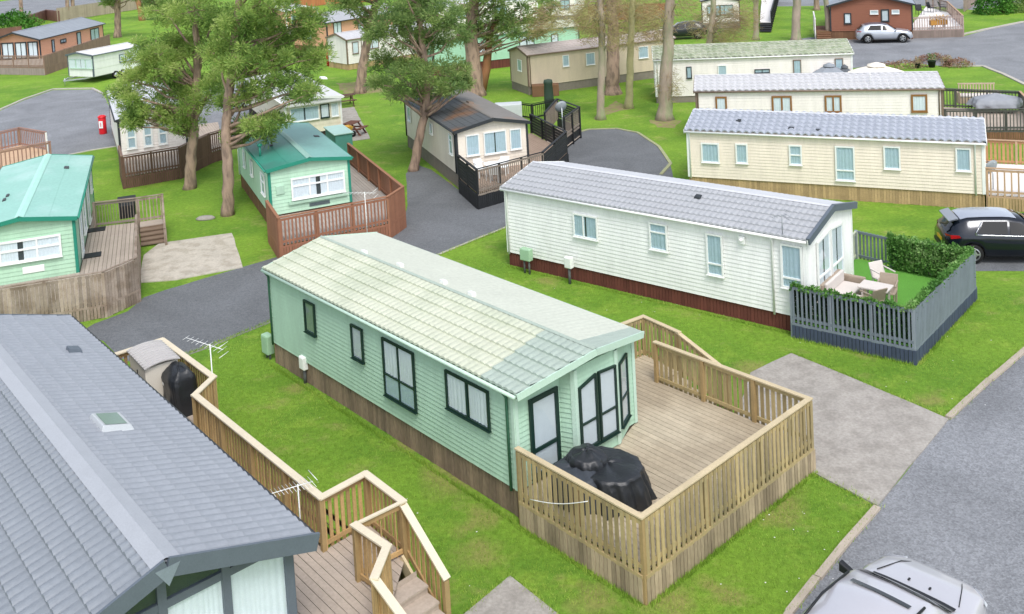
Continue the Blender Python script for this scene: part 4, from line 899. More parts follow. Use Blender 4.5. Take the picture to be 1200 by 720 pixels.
# ---- W deck: brown
WB = boards_mat('dark_brown_timber', '#6e5346', .75, .15, scale=3, fine=.1); WBc = mat('brown_cap', '#8a6f5f', .7, .1)
ww = [xy(110+x/5.14, 90+y/5.14, 1.6) for x, y in ((150,420),(168,482),(512,425),(690,345),(775,320))]
wx, wy, wyaw, wL, wW = S['W'][:5]; wc, ws = math.cos(R(wyaw)), math.sin(R(wyaw))
def LW(u, v): return (wx+u*wc-v*ws, wy+u*ws+v*wc)
dkW = Deck('timber_deck', 'dark brown deck in front of the white caravan behind the pines', 'deck', [ww[0], ww[1], ww[2], ww[3], ww[4], LW(4, wW+2.5), LW(4, wW+.05), LW(wL+.05, wW+.05), LW(wL+.05, 0)], .6, R(wyaw), DK_GREY, group='raised timber decks')
for i in range(4): dkW.rail(ww[i], ww[i+1], WB, WBc, WB, pick=.06 if i in (1, 3) else .1, pitch=.14 if i in (1, 3) else .108, skirt=WB, ends=(i == 0, True), posts=1.5)
# ---- J deck
jj = [xy(-70, 65, 1.75), xy(51, 66, 1.75), xy(128, 41, 1.75)]
jx, jy, jyaw, jL, jW = S['J'][:5]; jc, js = math.cos(R(jyaw)), math.sin(R(jyaw))
def LJ(u, v): return (jx+u*jc-v*js, jy+u*js+v*jc)
JW = boards_mat('red_grey_boards', '#8f7568', .8, .12, scale=2); JD = boards_mat('lilac_grey_boards', '#9a8d88', .8, .12, scale=2)
dkJ = Deck('timber_deck', 'brown boarded deck with slatted rail round the orange-clad lodge', 'deck', [jj[0], jj[1], jj[2], LJ(0, jW+.1), LJ(jL+.1, jW+.1), LJ(jL+.1, 0)], .75, R(jyaw), DK_GREY, group='raised timber decks')
dkJ.rail(jj[0], jj[1], JW, JW, JW, pick=.06, pitch=.16, skirt=JD, posts=2); dkJ.rail(jj[1], jj[2], JW, JW, JW, pick=.14, pitch=.145, skirt=JW, posts=2.2, ends=(False, True))
# ---- Q deck
qq = [xy(1064, 21, 1.75), xy(1128.5, 19, 1.75), xy(1110, 2, 1.75), xy(1085, -4, 1.75)]
dkQ = Deck('timber_deck', 'pale deck with grey-pink railing on the right of the red-brown lodge', 'deck', qq, .75, R(-18), DWHT, boards=False, group='raised timber decks')
QW = boards_mat('pinkish_grey_timber', '#a8958c', .8, .12, scale=2)
dkQ.rail(qq[0], qq[1], QW, QW, QW, pick=.06, pitch=.2, skirt=boards_mat('grey_brown_skirt', '#8c7d74', .8, .12, scale=2), posts=2); dkQ.rail(qq[1], qq[2], QW, RA, QW, pick=.06, pitch=.2, skirt=QW, posts=2, ends=(False, True)); dkQ.rail(qq[2], qq[3], QW, QW, QW, pick=.06, pitch=.2, posts=2, ends=(False, True))
qs = [xy(957, 47, 0), xy(976, 47, 0)]
dq = Deck('entrance_steps', 'small brown timber steps with pale rail left of the red-brown lodge', 'steps', [xy(956,47,0), xy(974,47,0), xy(974,40,0), xy(956,40,0)], .75, 0, SK_BRN)
dq.rail(xy(956,47,0), xy(954,36,0), SK_BRN, DWHT, DWHT, pick=.06, pitch=.2, posts=2); dq.steps(xy(957,47,0), xy(974,47,0), (-.3,-1), 4, SK_BRN, going=.3)
# ---- far fences
FP_ = boards_mat('pale_far_fence', '#a89a88', .85, .12, scale=1); FR_ = boards_mat('red_brown_far_fence', '#7d5a50', .85, .12, scale=1)
fence('boundary_fence', 'tall tan boarded fence behind the orange-clad lodge', [xy(68,26), xy(170,10), xy(230,4)], FP_, h=2.0, pick=.2, pitch=.205, posts=3)
fence('boundary_fence', 'red-brown boarded fence beside the hedge in the far left corner', [xy(-20,52), xy(26,46)], FR_, h=1.6, pick=.2, pitch=.205, posts=3)
fence('boundary_fence', 'dark brown fence panels between hedge and tan fence', [xy(34,32), xy(55,24), xy(70,26)], FR_, h=1.6, pick=.2, pitch=.205, posts=3)
fence('boundary_fence', 'rusty brown boarded fence under the bare trees', [xy(690,24), xy(745,24), xy(782,22)], boards_mat('rusty_far_fence', '#9c6a4c', .85, .12, scale=1), h=1.7, pick=.2, pitch=.205, posts=3)
fence('boundary_fence', 'orange boarded fence behind the orange cedar lodge', [xy(318,16), xy(380,6), xy(440,2)], boards_mat('orange_far_fence', '#b5764e', .85, .12, scale=1), h=1.7, pick=.2, pitch=.205, posts=3)
fence('post_fence', 'grey fence with pale posts behind the right-hand lodge deck', [xy(1130,14), xy(1142,6), xy(1160,2)], QW, h=1.3, pick=.1, pitch=.2, posts=2)
# ============================================================ VEHICLES
def paint(name, c, metal=.3, rough=.25):
    m = mat(name, c, rough, .03, 2, metal=metal, fine=.01); m.node_tree.nodes['Principled BSDF'].inputs['Coat Weight'].default_value = .6
    m.node_tree.nodes['Principled BSDF'].inputs['Coat Roughness'].default_value = .05
    return m
CARGLASS = mat('car_glass', '#0c1012', .05, .02, 2, spec=.5)
TAIL = mat('tail_light_red', '#a3161c', .2, .05); HEAD = mat('headlight_clear', '#d5dade', .12, .03); PLATE_Y = mat('plate_yellow', '#e8b92c', .4, .03); CHROME = mat('chrome', '#d8dadc', .15, .02, metal=.9); RIM = mat('alloy_rim', '#a9adb0', .3, .05, metal=.7)
def lerpk(keys, x):
    if x <= keys[0][0]: return keys[0][1]
    for (x0, v0), (x1, v1) in zip(keys, keys[1:]):
        if x <= x1:
            t = (x-x0)/(x1-x0); t = t*t*(3-2*t)*.5+t*.5; return v0+(v1-v0)*t
    return keys[-1][1]
def make_car(name, label, loc, rz, P, L, W, roof, belt, hw, hr, wheels, rw=.33, sill=.24, wins=(), screen=None, rear=None, trimm=None, roofm=None, group=None):
    root = empty(name, loc, rz, label, 'car', group); hl = L/2
    xs = sorted(set([round(-hl+L*i/60, 4) for i in range(61)]))
    ra = rw+.05
    def zb(x):
        z = sill+ (.1 if abs(x) > hl-.25 else 0)*((abs(x)-hl+.25)/.25)
        for wx in wheels:
            if abs(x-wx) < ra: z = max(z, rw+math.sqrt(ra*ra-(x-wx)**2)-.02)
        return z
    def sec(x):
        b = lerpk(belt, x); r_ = max(lerpk(roof, x), b+.03); h = lerpk(hw, x)*W/2; q = lerpk(hr, x)*W/2; z0 = zb(x); m = z0+(b-z0)*.5
        hood = r_-b < .15
        pts = [(0, z0+.02), (h*.9, z0+.01), (h*.975, z0+.03), (h, m), (h*.985, b-.1), (h*.95, b)]
        if hood: pts += [(h*.88, b+(r_-b)*.45), (h*.6, b+(r_-b)*.85), (0, r_)]
        else: pts += [(q+(h*.95-q)*.12, r_-.1), (q*.88, r_-.025), (0, r_)]
        return pts
    n = 9; vs = []; fs = []
    for x in xs:
        s_ = sec(x); ring = [(x, y, z) for y, z in s_]+[(x, -y, z) for y, z in reversed(s_[1:-1])]; vs += ring
    k = 16
    for i in range(len(xs)-1):
        for j in range(k): fs.append((i*k+j, i*k+(j+1) % k, (i+1)*k+(j+1) % k, (i+1)*k+j))
    fs += [tuple(range(k)), tuple((len(xs)-1)*k+j for j in reversed(range(k)))]
    b = MB(); b.add(vs, fs, True); b.build('body', P, root)
    # glass
    def P3(x, t, side):          # t from belt (0) to roof rail (1)
        s_ = sec(x); y0, z0 = s_[5]; y1, z1 = s_[6]; return V((x, side*(y0+(y1-y0)*t+.012), z0+(z1-z0)*t+.004))
    for (xa, xb, xat, xbt) in wins:
        for sd_ in (-1, 1):
            g_ = MB(); m_ = 6; vv = []
            for i in range(m_+1):
                t = i/m_; vv += [P3(xa+(xb-xa)*t, .1, sd_), P3(xat+(xbt-xat)*t, .93, sd_)]
            g_.add(vv, [(2*i, 2*i+2, 2*i+3, 2*i+1) for i in range(m_)], True); g_.build('side_window', CARGLASS, root)
    def Rf(x, f):                # across roof/hood surface
        s_ = sec(x); y6, z6 = s_[6]; y7, z7 = s_[7]; y8, z8 = s_[8]; a = abs(f)
        if a > .88: y, z = y7+(y6-y7)*(a-.88)/.12, z7+(z6-z7)*(a-.88)/.12
        else: y, z = y7*a/.88, z8+(z7-z8)*(a/.88)**2
        return V((x, math.copysign(y, f), z+.012))
    for nm, sp in (('windscreen', screen), ('rear_window', rear)):
        if not sp: continue
        g_ = MB(); x0, x1 = sp; vv = []; A_, B_ = 8, 8
        off = .012 if nm == 'windscreen' else -.012
        for i in range(A_+1):
            for j in range(B_+1):
                p = Rf(x0+(x1-x0)*i/A_, (-.93+1.86*j/B_)); vv.append(p+V((off*1.5, 0, .02)))
        g_.add(vv, [(i*(B_+1)+j, i*(B_+1)+j+1, (i+1)*(B_+1)+j+1, (i+1)*(B_+1)+j) for i in range(A_) for j in range(B_)], True); g_.build(nm, CARGLASS, root)
    for wx in wheels:
        for sd_ in (-1, 1):
            hy_ = lerpk(hw, wx)*W/2-.12
            w = MB(); w.lathe([(.12,-.1),(rw*.66,-.11),(rw*.93,-.105),(rw,-.07),(rw,.07),(rw*.93,.105),(rw*.66,.11),(.12,.1)], n=28, axis='y'); wo = w.build('wheel', M['rubber'], root, loc=(wx, sd_*hy_, rw))
            w = MB(); w.lathe([(0,.085),(.06,.105),(.08,.09),(rw*.62,.1),(rw*.66,.112),(rw*.66,-.112),(.08,-.09),(0,-.085)], n=24, axis='y')
            for s5 in range(5):
                a = 2*math.pi*s5/5
                for yy in (-.105, .105): w.bar((.05*math.cos(a), yy, .05*math.sin(a)), (rw*.62*math.cos(a), yy, rw*.62*math.sin(a)), .02, .05, side=(0, 1, 0))
            w.build('rim', RIM, wo)
            w = MB(); w.lathe([(ra+.0,-.02),(ra+.035,-.012),(ra+.035,.012),(ra+.0,.02)], n=30, axis='y')
    mx = screen[0]-.15 if screen else 0
    for sd_ in (-1, 1):
        e = MB(); yb = lerpk(hw, mx)*W/2; zb_ = lerpk(belt, mx)
        e.add([(mx-.06, sd_*(yb-.02), zb_-.02), (mx+.08, sd_*(yb-.02), zb_-.02), (mx+.1, sd_*(yb+.2), zb_+.0), (mx-.06, sd_*(yb+.2), zb_+.0), (mx-.05, sd_*(yb-.02), zb_+.08), (mx+.05, sd_*(yb-.02), zb_+.08), (mx+.07, sd_*(yb+.2), zb_+.16), (mx-.05, sd_*(yb+.2), zb_+.16)], [(0,3,2,1),(4,5,6,7),(0,1,5,4),(1,2,6,5),(2,3,7,6),(3,0,4,7)])
        e.build('mirror', trimm or P, root, bevel=.02)
    return root, sec, Rf
def blockpart(root, nm, m, x0, x1, y0, y1, z0, z1, bev=.02):
    e = MB(); e.box(x0, x1, y0, y1, z0, z1); return e.build(nm, m, root, bevel=bev)
def side_strip(root, sec, xs, idx, m, nm, w=.025, off=.02, f=0):
    for sd_ in (-1, 1):
        t = MB(); pts = []
        for x in xs:
            s_ = sec(x); y, z = s_[idx]; pts.append(V((x, sd_*(y+off), z+f)))
        t.tube(pts, w/2, 6); t.build(nm, m, root)

# black hatchback
HB = dict(L=4.3, W=1.85, roof=[(-2.15,.9),(-2.08,1.0),(-1.75,1.36),(-1.45,1.47),(-.9,1.5),(-.2,1.5),(.3,1.43),(1.05,1.0),(1.7,.9),(2.05,.76),(2.15,.6)],
  belt=[(-2.15,.75),(-2.0,.96),(-1.4,.99),(.9,.93),(1.1,.92),(1.8,.82),(2.05,.7),(2.15,.55)], hw=[(-2.15,.72),(-2.0,.88),(-1.6,.97),(0,1),(1.3,.98),(1.9,.86),(2.15,.62)], hr=[(-2.15,.55),(-1.7,.62),(-1,.66),(.3,.66),(1.1,.72),(2.15,.6)])
bk = at(1117, 311, 0); hd = R(-9)
bk_c = V((bk.x, bk.y, 0))+V((math.cos(hd), math.sin(hd), 0))*2.0+V((-math.sin(hd), math.cos(hd), 0))*.95
BP = paint('black_paint', '#121a26', .4, .2)
car, sec, Rf = make_car('parked_car', 'glossy black hatchback parked behind the ivy hedge at the right edge', bk_c, hd, BP, wheels=(-1.33, 1.3), wins=((-1.15,-.25,-.95,-.2),(-.17,.72,-.13,.2)), screen=(1.0,.38), rear=(-2.07,-1.8), **HB)
side_strip(car, sec, [-1.25,-1.0,-.5,0,.5,.8], 5, CHROME, 'window_trim', .035, .012)
for sd_ in (-1, 1):
    t = MB(); t.tube([V((-1.25, sd_*(sec(-1.25)[5][0]+.012), .99)), V((-1.22, sd_*(sec(-1.2)[5][0]+.0), 1.08)), V((-1.0, sd_*(sec(-1.0)[6][0]+.03), 1.36))], .016, 6); t.build('window_trim', CHROME, car)
sp = MB(); sp.add([(-2.0,-.58,1.37),(-2.0,.58,1.37),(-1.7,.6,1.46),(-1.7,-.6,1.46),(-2.0,-.58,1.34),(-2.0,.58,1.34),(-1.7,.6,1.42),(-1.7,-.6,1.42)], [(0,1,2,3),(7,6,5,4),(0,4,5,1)]); sp.build('spoiler', mat('spoiler_grey', '#8d9299', .3, .04), car)
rp_ = MB(); vv = []
for i in range(9):
    for j in range(9): vv.append(Rf(-1.62+1.75*i/8, -.86+1.72*j/8)+V((0,0,.004)))
rp_.add(vv, [(i*9+j, i*9+j+1, (i+1)*9+j+1, (i+1)*9+j) for i in range(8) for j in range(8)], True); rp_.build('roof_panel', paint('roof_reflection_tone', '#b9bec8', .5, .25), car)  # pale sheet with the black roof's reflection put into its colour
for sd_ in (-1, 1):
    e = MB(); e.add([(-2.14, sd_*.42, .82), (-2.0, sd_*.83, .84), (-1.72, sd_*.915, .9), (-1.76, sd_*.905, .98), (-2.02, sd_*.8, .97), (-2.12, sd_*.42, .92)], [(0,1,4,5),(1,2,3,4)]); e.build('tail_light', TAIL, car)
blockpart(car, 'number_plate', PLATE_Y, -2.175, -2.14, -.26, .26, .6, .71, .003); blockpart(car, 'bumper', M['black_plastic'], -2.16, -1.95, -.75, .75, .3, .5, .06)
for sd_ in (-1, 1):
    for x_ in (-.3, .6): blockpart(car, 'door_handle', BP, x_-.1, x_+.08, sd_*.92-.02, sd_*.92+.02, .82, .85, .01)
# silver crossover
SV = dict(L=4.35, W=1.85, roof=[(-2.18,.95),(-2.0,1.15),(-1.6,1.5),(-1.1,1.6),(-.3,1.6),(.25,1.5),(.95,1.1),(1.7,1.0),(2.05,.85),(2.18,.65)],
  belt=[(-2.18,.8),(-1.9,1.08),(-.9,1.05),(.9,1.0),(1.1,1.0),(1.8,.9),(2.05,.8),(2.18,.6)], hw=[(-2.18,.74),(-2.0,.9),(-1.6,.98),(0,1),(1.4,.98),(1.95,.88),(2.18,.66)], hr=[(-2.18,.6),(-1.4,.68),(.3,.68),(1.1,.74),(2.18,.62)])
sv = at(1041, 51, 0); sh = R(-13)
SP = paint('pale_silver_paint', '#b9bfc8', .5, .3)
car, sec, Rf = make_car('parked_car', 'pale silver crossover car parked beside the red-brown lodge', V((sv.x, sv.y+.95, 0)), sh, SP, wheels=(-1.35, 1.35), rw=.36, sill=.28, wins=((-1.35,-.3,-1.1,-.25),(-.2,.7,-.15,.2)), screen=(.92,.32), rear=(-2.05,-1.7), **SV)
rp_ = MB(); vv = []
for i in range(9):
    for j in range(9): vv.append(Rf(-1.5+1.7*i/8, -.9+1.8*j/8)+V((0,0,.004)))
rp_.add(vv, [(i*9+j, i*9+j+1, (i+1)*9+j+1, (i+1)*9+j) for i in range(8) for j in range(8)], True); rp_.build('roof_panel', mat('mauve_roof', '#5d5560', .3, .04), car)
side_strip(car, sec, [-1.9+.2*i for i in range(20)], 2, M['black_plastic'], 'sill_trim', .12, .0)
for sd_ in (-1, 1):
    e = MB(); e.add([(2.12, sd_*.5, .72),(1.9, sd_*.82, .78),(1.75, sd_*.86, .88),(1.95, sd_*.74, .9),(2.1, sd_*.5, .82)], [(0,1,2,3,4)]); e.build('headlight', HEAD, car)
    e = MB(); e.add([(-2.16, sd_*.5, .92),(-1.95, sd_*.86, .95),(-1.8, sd_*.9, 1.02),(-2.0, sd_*.8, 1.05),(-2.14, sd_*.5, 1.0)], [(0,1,2,3,4)]); e.build('tail_light', TAIL, car)
# near white car, nose to the upper right
WV = dict(L=4.75, W=1.92, roof=[(-2.37,1.1),(-2.2,1.35),(-1.8,1.66),(-1.2,1.74),(-.2,1.74),(.45,1.62),(1.15,1.12),(1.75,1.05),(2.2,.93),(2.37,.7)],
  belt=[(-2.37,.9),(-2.1,1.12),(1.0,1.06),(1.2,1.04),(1.9,.95),(2.2,.86),(2.37,.62)], hw=[(-2.37,.8),(-2.1,.94),(-1.6,.99),(0,1),(1.4,.98),(1.95,.9),(2.25,.78),(2.37,.62)], hr=[(-2.37,.66),(-1.4,.7),(.5,.7),(1.15,.8),(2.37,.62)])
nv = at(1094, 674, .95); nh = R(44)
nf = V((math.cos(nh), math.sin(nh), 0))
WP = paint('silver_white_paint', '#c0bfc4', .25, .3)
car, sec, Rf = make_car('parked_car', 'silver-white estate car with dark side mirror at the bottom right edge', V((nv.x, nv.y, 0))-nf*2.0, nh, WP, wheels=(-1.45, 1.45), rw=.37, sill=.3, wins=((-1.45,-.35,-1.3,-.3),(-.25,.85,-.2,.35)), screen=(1.12,.5), rear=(-2.25,-1.95), trimm=M['black_plastic'], **WV)
for sd_ in (-1, 1):
    e = MB(); e.add([(2.28, sd_*.52, .78),(2.08, sd_*.84, .8),(1.86, sd_*.9, .9),(2.02, sd_*.78, .955),(2.24, sd_*.56, .9)], [(0,1,2,3,4)]); e.build('headlight', HEAD, car)
    t = MB(); t.tube([Rf(2.25, sd_*.72), Rf(1.9, sd_*.86)+V((0,0,.0)), Rf(1.35, sd_*.93)], .009, 5); t.build('bonnet_seam', M['black_plastic'], car)
    t = MB(); t.tube([Rf(-1.7, sd_*.9)+V((0,0,.03)), Rf(-.6, sd_*.9)+V((0,0,.05)), Rf(.25, sd_*.9)+V((0,0,.03))], .02, 6); t.build('roof_rail', M['black_plastic'], car)
    t = MB(); t.tube([Rf(1.15, sd_*.1)+V((0,0,.03)), Rf(.95, sd_*.1+.35)+V((0.02,0,.03)), Rf(.86, sd_*.1+.62)+V((.02,0,.02))], .011, 5); t.build('wiper', M['black_plastic'], car)
cw = MB(); vv = []
for i in range(4):
    for j in range(11): vv.append(Rf(1.24-.09*i/3, -.93+1.86*j/10)+V((0,0,.01)))
cw.add(vv, [(i*11+j, i*11+j+1, (i+1)*11+j+1, (i+1)*11+j) for i in range(3) for j in range(10)], True); cw.build('scuttle', M['black_plastic'], car)
sr = MB(); vv = []
for i in range(4):
    for j in range(9): vv.append(Rf(.12-.1*i/3, -.7+1.4*j/8)+V((0,0,.006)))
sr.add(vv, [(i*9+j, i*9+j+1, (i+1)*9+j+1, (i+1)*9+j) for i in range(3) for j in range(8)], True); sr.build('sunroof_edge', CARGLASS, car)
gr = MB(); gr.box(2.3, 2.385, -.5, .5, .5, .72); gr.build('grille', M['black_plastic'], car, bevel=.02)
for y_ in (-.3, .3):
    e = MB(); e.box(-.03, .03, -.015, .015, 0, .015); e.build('washer_nozzle', M['black_plastic'], car, loc=tuple(Rf(1.45, y_*.9)-V((0,0,.01))))
# dark 4x4 behind the trees
DV = dict(SV)
dv = at(802, 47, 0)
car, sec, Rf = make_car('parked_car', 'dark four-wheel-drive car parked among the bare trees', V((dv.x, dv.y+.9, 0)), R(175), paint('dark_grey_green_paint', '#2b3033', .3, .35), wheels=(-1.35,1.35), rw=.38, sill=.3, wins=((-1.35,-.3,-1.1,-.25),(-.2,.7,-.15,.2)), screen=(.92,.32), rear=(-2.05,-1.7), **DV)
for sd_ in (-1, 1):
    e = MB(); e.add([(-2.16, sd_*.5, .92),(-1.95, sd_*.86, .95),(-1.8, sd_*.9, 1.02),(-2.0, sd_*.8, 1.05),(-2.14, sd_*.5, 1.0)], [(0,1,2,3,4)]); e.build('tail_light', TAIL, car)
# ============================================================ TREES AND PLANTS
BARK = mat('pine_bark', '#a58d7c', .95, .22, 3, bump=.8, bscale=12, col2='#7c6a5e', mixscale=4, stretch=(1,1,.3))
BARK_R = mat('orange_pine_bark', '#a87654', .9, .2, 3, bump=.6, bscale=14, col2='#8c6a50', mixscale=3, stretch=(1,1,.3))
BARK_P = mat('pale_trunk_bark', '#a39484', .9, .18, 3, bump=.6, bscale=14, col2='#8b9070', mixscale=2, stretch=(1,1,.3))
NEED = foliage_mat('pine_needles', ['#5f7b45', '#84a355', '#acc06a', '#d2d994'], .52)
NEED2 = foliage_mat('pine_needles_dark', ['#587648', '#7a9658', '#9db26a', '#c2cc8c'], .52)
OLIVE = foliage_mat('larch_twigs', ['#8d7764', '#a08a6c', '#a8a068', '#b5b27c'], .3)
LEAF = foliage_mat('hedge_leaves', ['#35602a', '#4f7d38', '#6c9a4c', '#a0bb7c'], .3)
BUSH = foliage_mat('bush_leaves', ['#2c5220', '#3f7228', '#568d34', '#7aaa4c'], .3)
rnd = random.Random(11)
def rv(r_=1):
    while True:
        p = V((rnd.uniform(-1,1), rnd.uniform(-1,1), rnd.uniform(-1,1)))
        if .01 < p.length <= 1: return p*r_
def puff(mb, c, r_, n, size, up=.4, flat=.7):
    """a tuft of needle sprays: narrow pointed faces fanning out from the tuft's middle"""
    for _ in range(n):
        d = rv().normalized(); d.z = d.z*flat+up*rnd.random(); d.normalize()
        a = c+d*r_*rnd.uniform(.15, .7); ln = size*rnd.uniform(.7, 1.4); b = a+d*ln
        s_ = d.cross(rv()).normalized()*size*rnd.uniform(.07, .15)
        mb.face([a-s_*.5, a.lerp(b, .6)-s_, b, a.lerp(b, .55)+s_])
def pine(name, label, base, trunk, clumps, depth, m=None, bark=None, limbs_from=.45, size=.2, dens=1.0, rad=(.28, .12), group='tall pine trees', spread=1.6):
    """trunk: [(px,py)] up the stem, clumps: [(px,py,r_px)] foliage masses; all at the tree's own distance"""
    b = at(*base, 0); y = b.y; ppm = FPX/((b-CAMP).dot(_f))
    root = empty(name, b, 0, label, 'tree', group)
    tp = [V((b.x, b.y, -.1))]+[V(at_depth(px, py, y)) for px, py in trunk]
    # root flare
    n = len(tp); rr = [rad[0]*(1-i/(n-1))+rad[1]*(i/(n-1)) for i in range(n)]
    fine = []; fr = []
    for i in range(n-1):
        for k in range(4):
            t = k/4; fine.append(tp[i].lerp(tp[i+1], t)+V((rnd.uniform(-1,1), rnd.uniform(-1,1), 0))*.04*(i+k > 0)); fr.append(rr[i]*(1-t)+rr[i+1]*t)
    fine.append(tp[-1]); fr.append(rr[-1]); fr[0] *= 1.3; fr[1] *= 1.08
    t = MB(); t.tube(fine, fr, 12); t.build('trunk', bark or BARK, root, origin=b)
    cr = MB(); lb_ = MB()
    clumps = list(clumps)+[(px+rnd.uniform(-.8,.8)*rp, py+rnd.uniform(-.7,.7)*rp, rp*.62) for px, py, rp in clumps]
    for (px, py, rp) in clumps:
        r_ = rp*1.1/ppm; dy = (rnd.uniform(-1, .2) if rnd.random() < .6 else rnd.uniform(.1, 1))*spread
        c = V(at_depth(px, py, y+dy))
        # limb from the stem
        zs = c.z-rnd.uniform(.5, 1.8)-r_*.3; best = min(fine[len(fine)//3:], key=lambda p: abs(p.z-zs))
        i_ = fine.index(best); mid = best.lerp(c, .5)+V((0, 0, -.25*r_+rnd.uniform(-.1,.3))); r0 = min(.09, fr[i_]*.45)
        pts = [best, best.lerp(mid, .5)+rv(.1), mid, mid.lerp(c, .5)+rv(.15), c+V((0,0,-.1))]
        lb_ = MB(); lb_.tube(pts, [r0, r0*.8, r0*.6, r0*.42, r0*.2], 7)
        npf = int(6.8*dens*max(1, r_*r_*2.2))
        for k in range(npf):
            d = rv(); d = d.normalized()*(d.length**.5); d.z *= .47
            pc = c+d*r_*.95; pr = rnd.uniform(.28, .5)
            if k % 4 == 0: lb_.tube([c.lerp(pc, .1), c.lerp(pc, .55)+rv(.08), pc], [.028, .018, .008], 4)
            puff(cr, pc, pr, int((34 if size > .2 else 105)*dens), size)
        lb_.build('limb', bark or BARK, root, origin=b)
    cr.build('crown', m or NEED, root, origin=b, recalc=False)
    return root
pine('pine_tree', 'big pine with straight grey trunk and bushy crown nearest the brown deck', (222,221), [(224,190),(226,160),(229,120),(231,80),(230,40),(228,8)],
  [(228,12,30),(205,22,24),(250,25,26),(182,52,24),(205,60,28),(170,72,20),(160,95,17),(188,88,26),(215,92,28),(240,60,28),(200,118,24),(150,130,17),(172,128,20),(228,122,24),(215,148,20),(196,140,14),(140,112,14),(158,140,12),(150,108,16),(246,98,22),(235,-20,30)], 0, size=.19, rad=(.28,.12))
pine('pine_tree', 'big forked pine with reddish limbs left of the mint green caravan', (267,252), [(267,215),(266,180),(265,150),(268,112),(272,75),(276,35),(280,0)],
  [(285,20,34),(318,12,32),(345,30,28),(365,20,18),(305,50,32),(335,62,28),(355,85,22),(290,78,30),(270,50,24),(318,98,24),(345,105,16),(290,112,22),(300,148,22),(328,140,16),(280,160,18),(262,120,14),(362,108,12),(372,60,16),(318,158,16),(300,-20,34),(340,-10,28)], 0, size=.19, rad=(.26,.14), bark=BARK)
pine('pine_tree', 'leaning pine with rounded crown beside the needle-strewn caravan', (484,200), [(489,175),(495,145),(500,120),(500,90),(496,60),(492,30),(490,5)],
  [(490,12,30),(465,25,24),(520,18,24),(448,45,16),(478,50,26),(508,52,26),(535,40,18),(455,78,20),(482,86,24),(512,88,24),(538,78,16),(446,100,13),(468,108,15),(500,112,16),(528,106,14),(540,98,10),(470,-15,26),(515,-15,26)], 0, size=.19, m=NEED2, rad=(.24,.13))
pine('pine_tree', 'tall slim pine standing on the grass behind the plain white-roofed caravan', (422,109), [(424,85),(428,60),(434,30),(440,5),(444,-25)],
  [(440,-18,26),(415,-10,22),(405,8,16),(425,20,16),(455,10,18),(440,35,12),(395,0,14)], 0, size=.32, m=NEED2, rad=(.4,.2))
pine('pine_tree', 'thick twin-stemmed pine with dark spreading crown above the green caravan', (558,112), [(556,90),(553,60),(552,30),(556,0),(560,-25)],
  [(560,-12,26),(590,-5,22),(545,5,22),(580,18,20),(610,18,20),(632,25,14),(600,38,16),(625,42,12),(560,32,14),(575,48,12),(548,35,14),(640,8,14)], 0, size=.32, m=NEED2, rad=(.62,.3))
tw2 = MB(); b_ = at(562,110,0); tw2.tube([V((b_.x,b_.y,-.1)), at_depth(570,80,b_.y), at_depth(574,40,b_.y), at_depth(590,10,b_.y)], [.4,.32,.25,.15], 10); tw2.build('trunk', BARK_R, bpy.data.objects['pine_tree.004'], origin=bpy.data.objects['pine_tree.004'].location)
def bare(name, label, base, trunk, crown, bark=None, rad=(.25,.12), twigs=420, m=None, group='slender bare trees', leafy=.5):
    """tree with few leaves: stem, drooping limbs and a haze of thin twigs with small sparse leaves. crown: (px,py,rx,ry)"""
    b = at(*base, 0); y = b.y; ppm = FPX/((b-CAMP).dot(_f)); root = empty(name, b, 0, label, 'tree', group)
    tp = [V((b.x, b.y, -.1))]+[V(at_depth(px, py, y)) for px, py in trunk]; n = len(tp); fine = []; fr = []
    for i in range(n-1):
        for k in range(4): t = k/4; fine.append(tp[i].lerp(tp[i+1], t)+V((rnd.uniform(-1,1), rnd.uniform(-1,1), 0))*.04*(i+k > 0)); f = (i+t)/(n-1); fr.append(rad[0]*(1-f)+rad[1]*f)
    fine.append(tp[-1]); fr.append(rad[1]); fr[0] *= 1.6; fr[1] *= 1.1
    t = MB(); t.tube(fine, fr, 10); t.build('trunk', bark or BARK_P, root, origin=b)
    tw = MB(); nl = 0
    for (px, py, rx, ry) in crown:
        cx = V(at_depth(px, py, y)); RX, RY = rx/ppm, ry/ppm
        for k in range(int(twigs*RX*RY/3.2)):
            d = rv(); e = cx+V((d.x*RX, d.y*RX, d.z*RY)); zs = e.z-rnd.uniform(-.6, 1.0); bst = min(fine, key=lambda p: abs(p.z-zs))
            if k % 13 == 0 and nl < 60:
                nl += 1; md = bst.lerp(e, .5)+V((0,0,rnd.uniform(.1,.6))); lb_ = MB(); lb_.tube([bst, md, e], [.045,.028,.01], 4); lb_.build('limb', bark or BARK_P, root, origin=b)
            dr = V((e.x-bst.x, e.y-bst.y, rnd.uniform(-.9,.5))).normalized()
            for q in range(5):
                a = e+rv(.35); ln = rnd.uniform(.25,.6); bb = a+(dr+rv(.8)).normalized()*ln; s_ = (bb-a).cross(V((rnd.uniform(-1,1),rnd.uniform(-1,1),.3))).normalized()*.012
                tw.face([a-s_, bb, a+s_])
                if rnd.random() < leafy:
                    for _ in range(2):
                        f = a.lerp(bb, rnd.random())+rv(.05); u_ = rv(.07); w_ = rv(.06); tw.face([f, f+u_, f+w_])
    tw.build('crown', m or OLIVE, root, origin=b, recalc=False)
    return root
bare('bare_tree', 'slim bare tree, leftmost of the group by the turning circle', (704,140), [(704,110),(705,75),(706,40),(704,10),(702,-20)], [(700,10,26,26),(712,40,16,22),(690,35,16,16)], rad=(.24,.15))
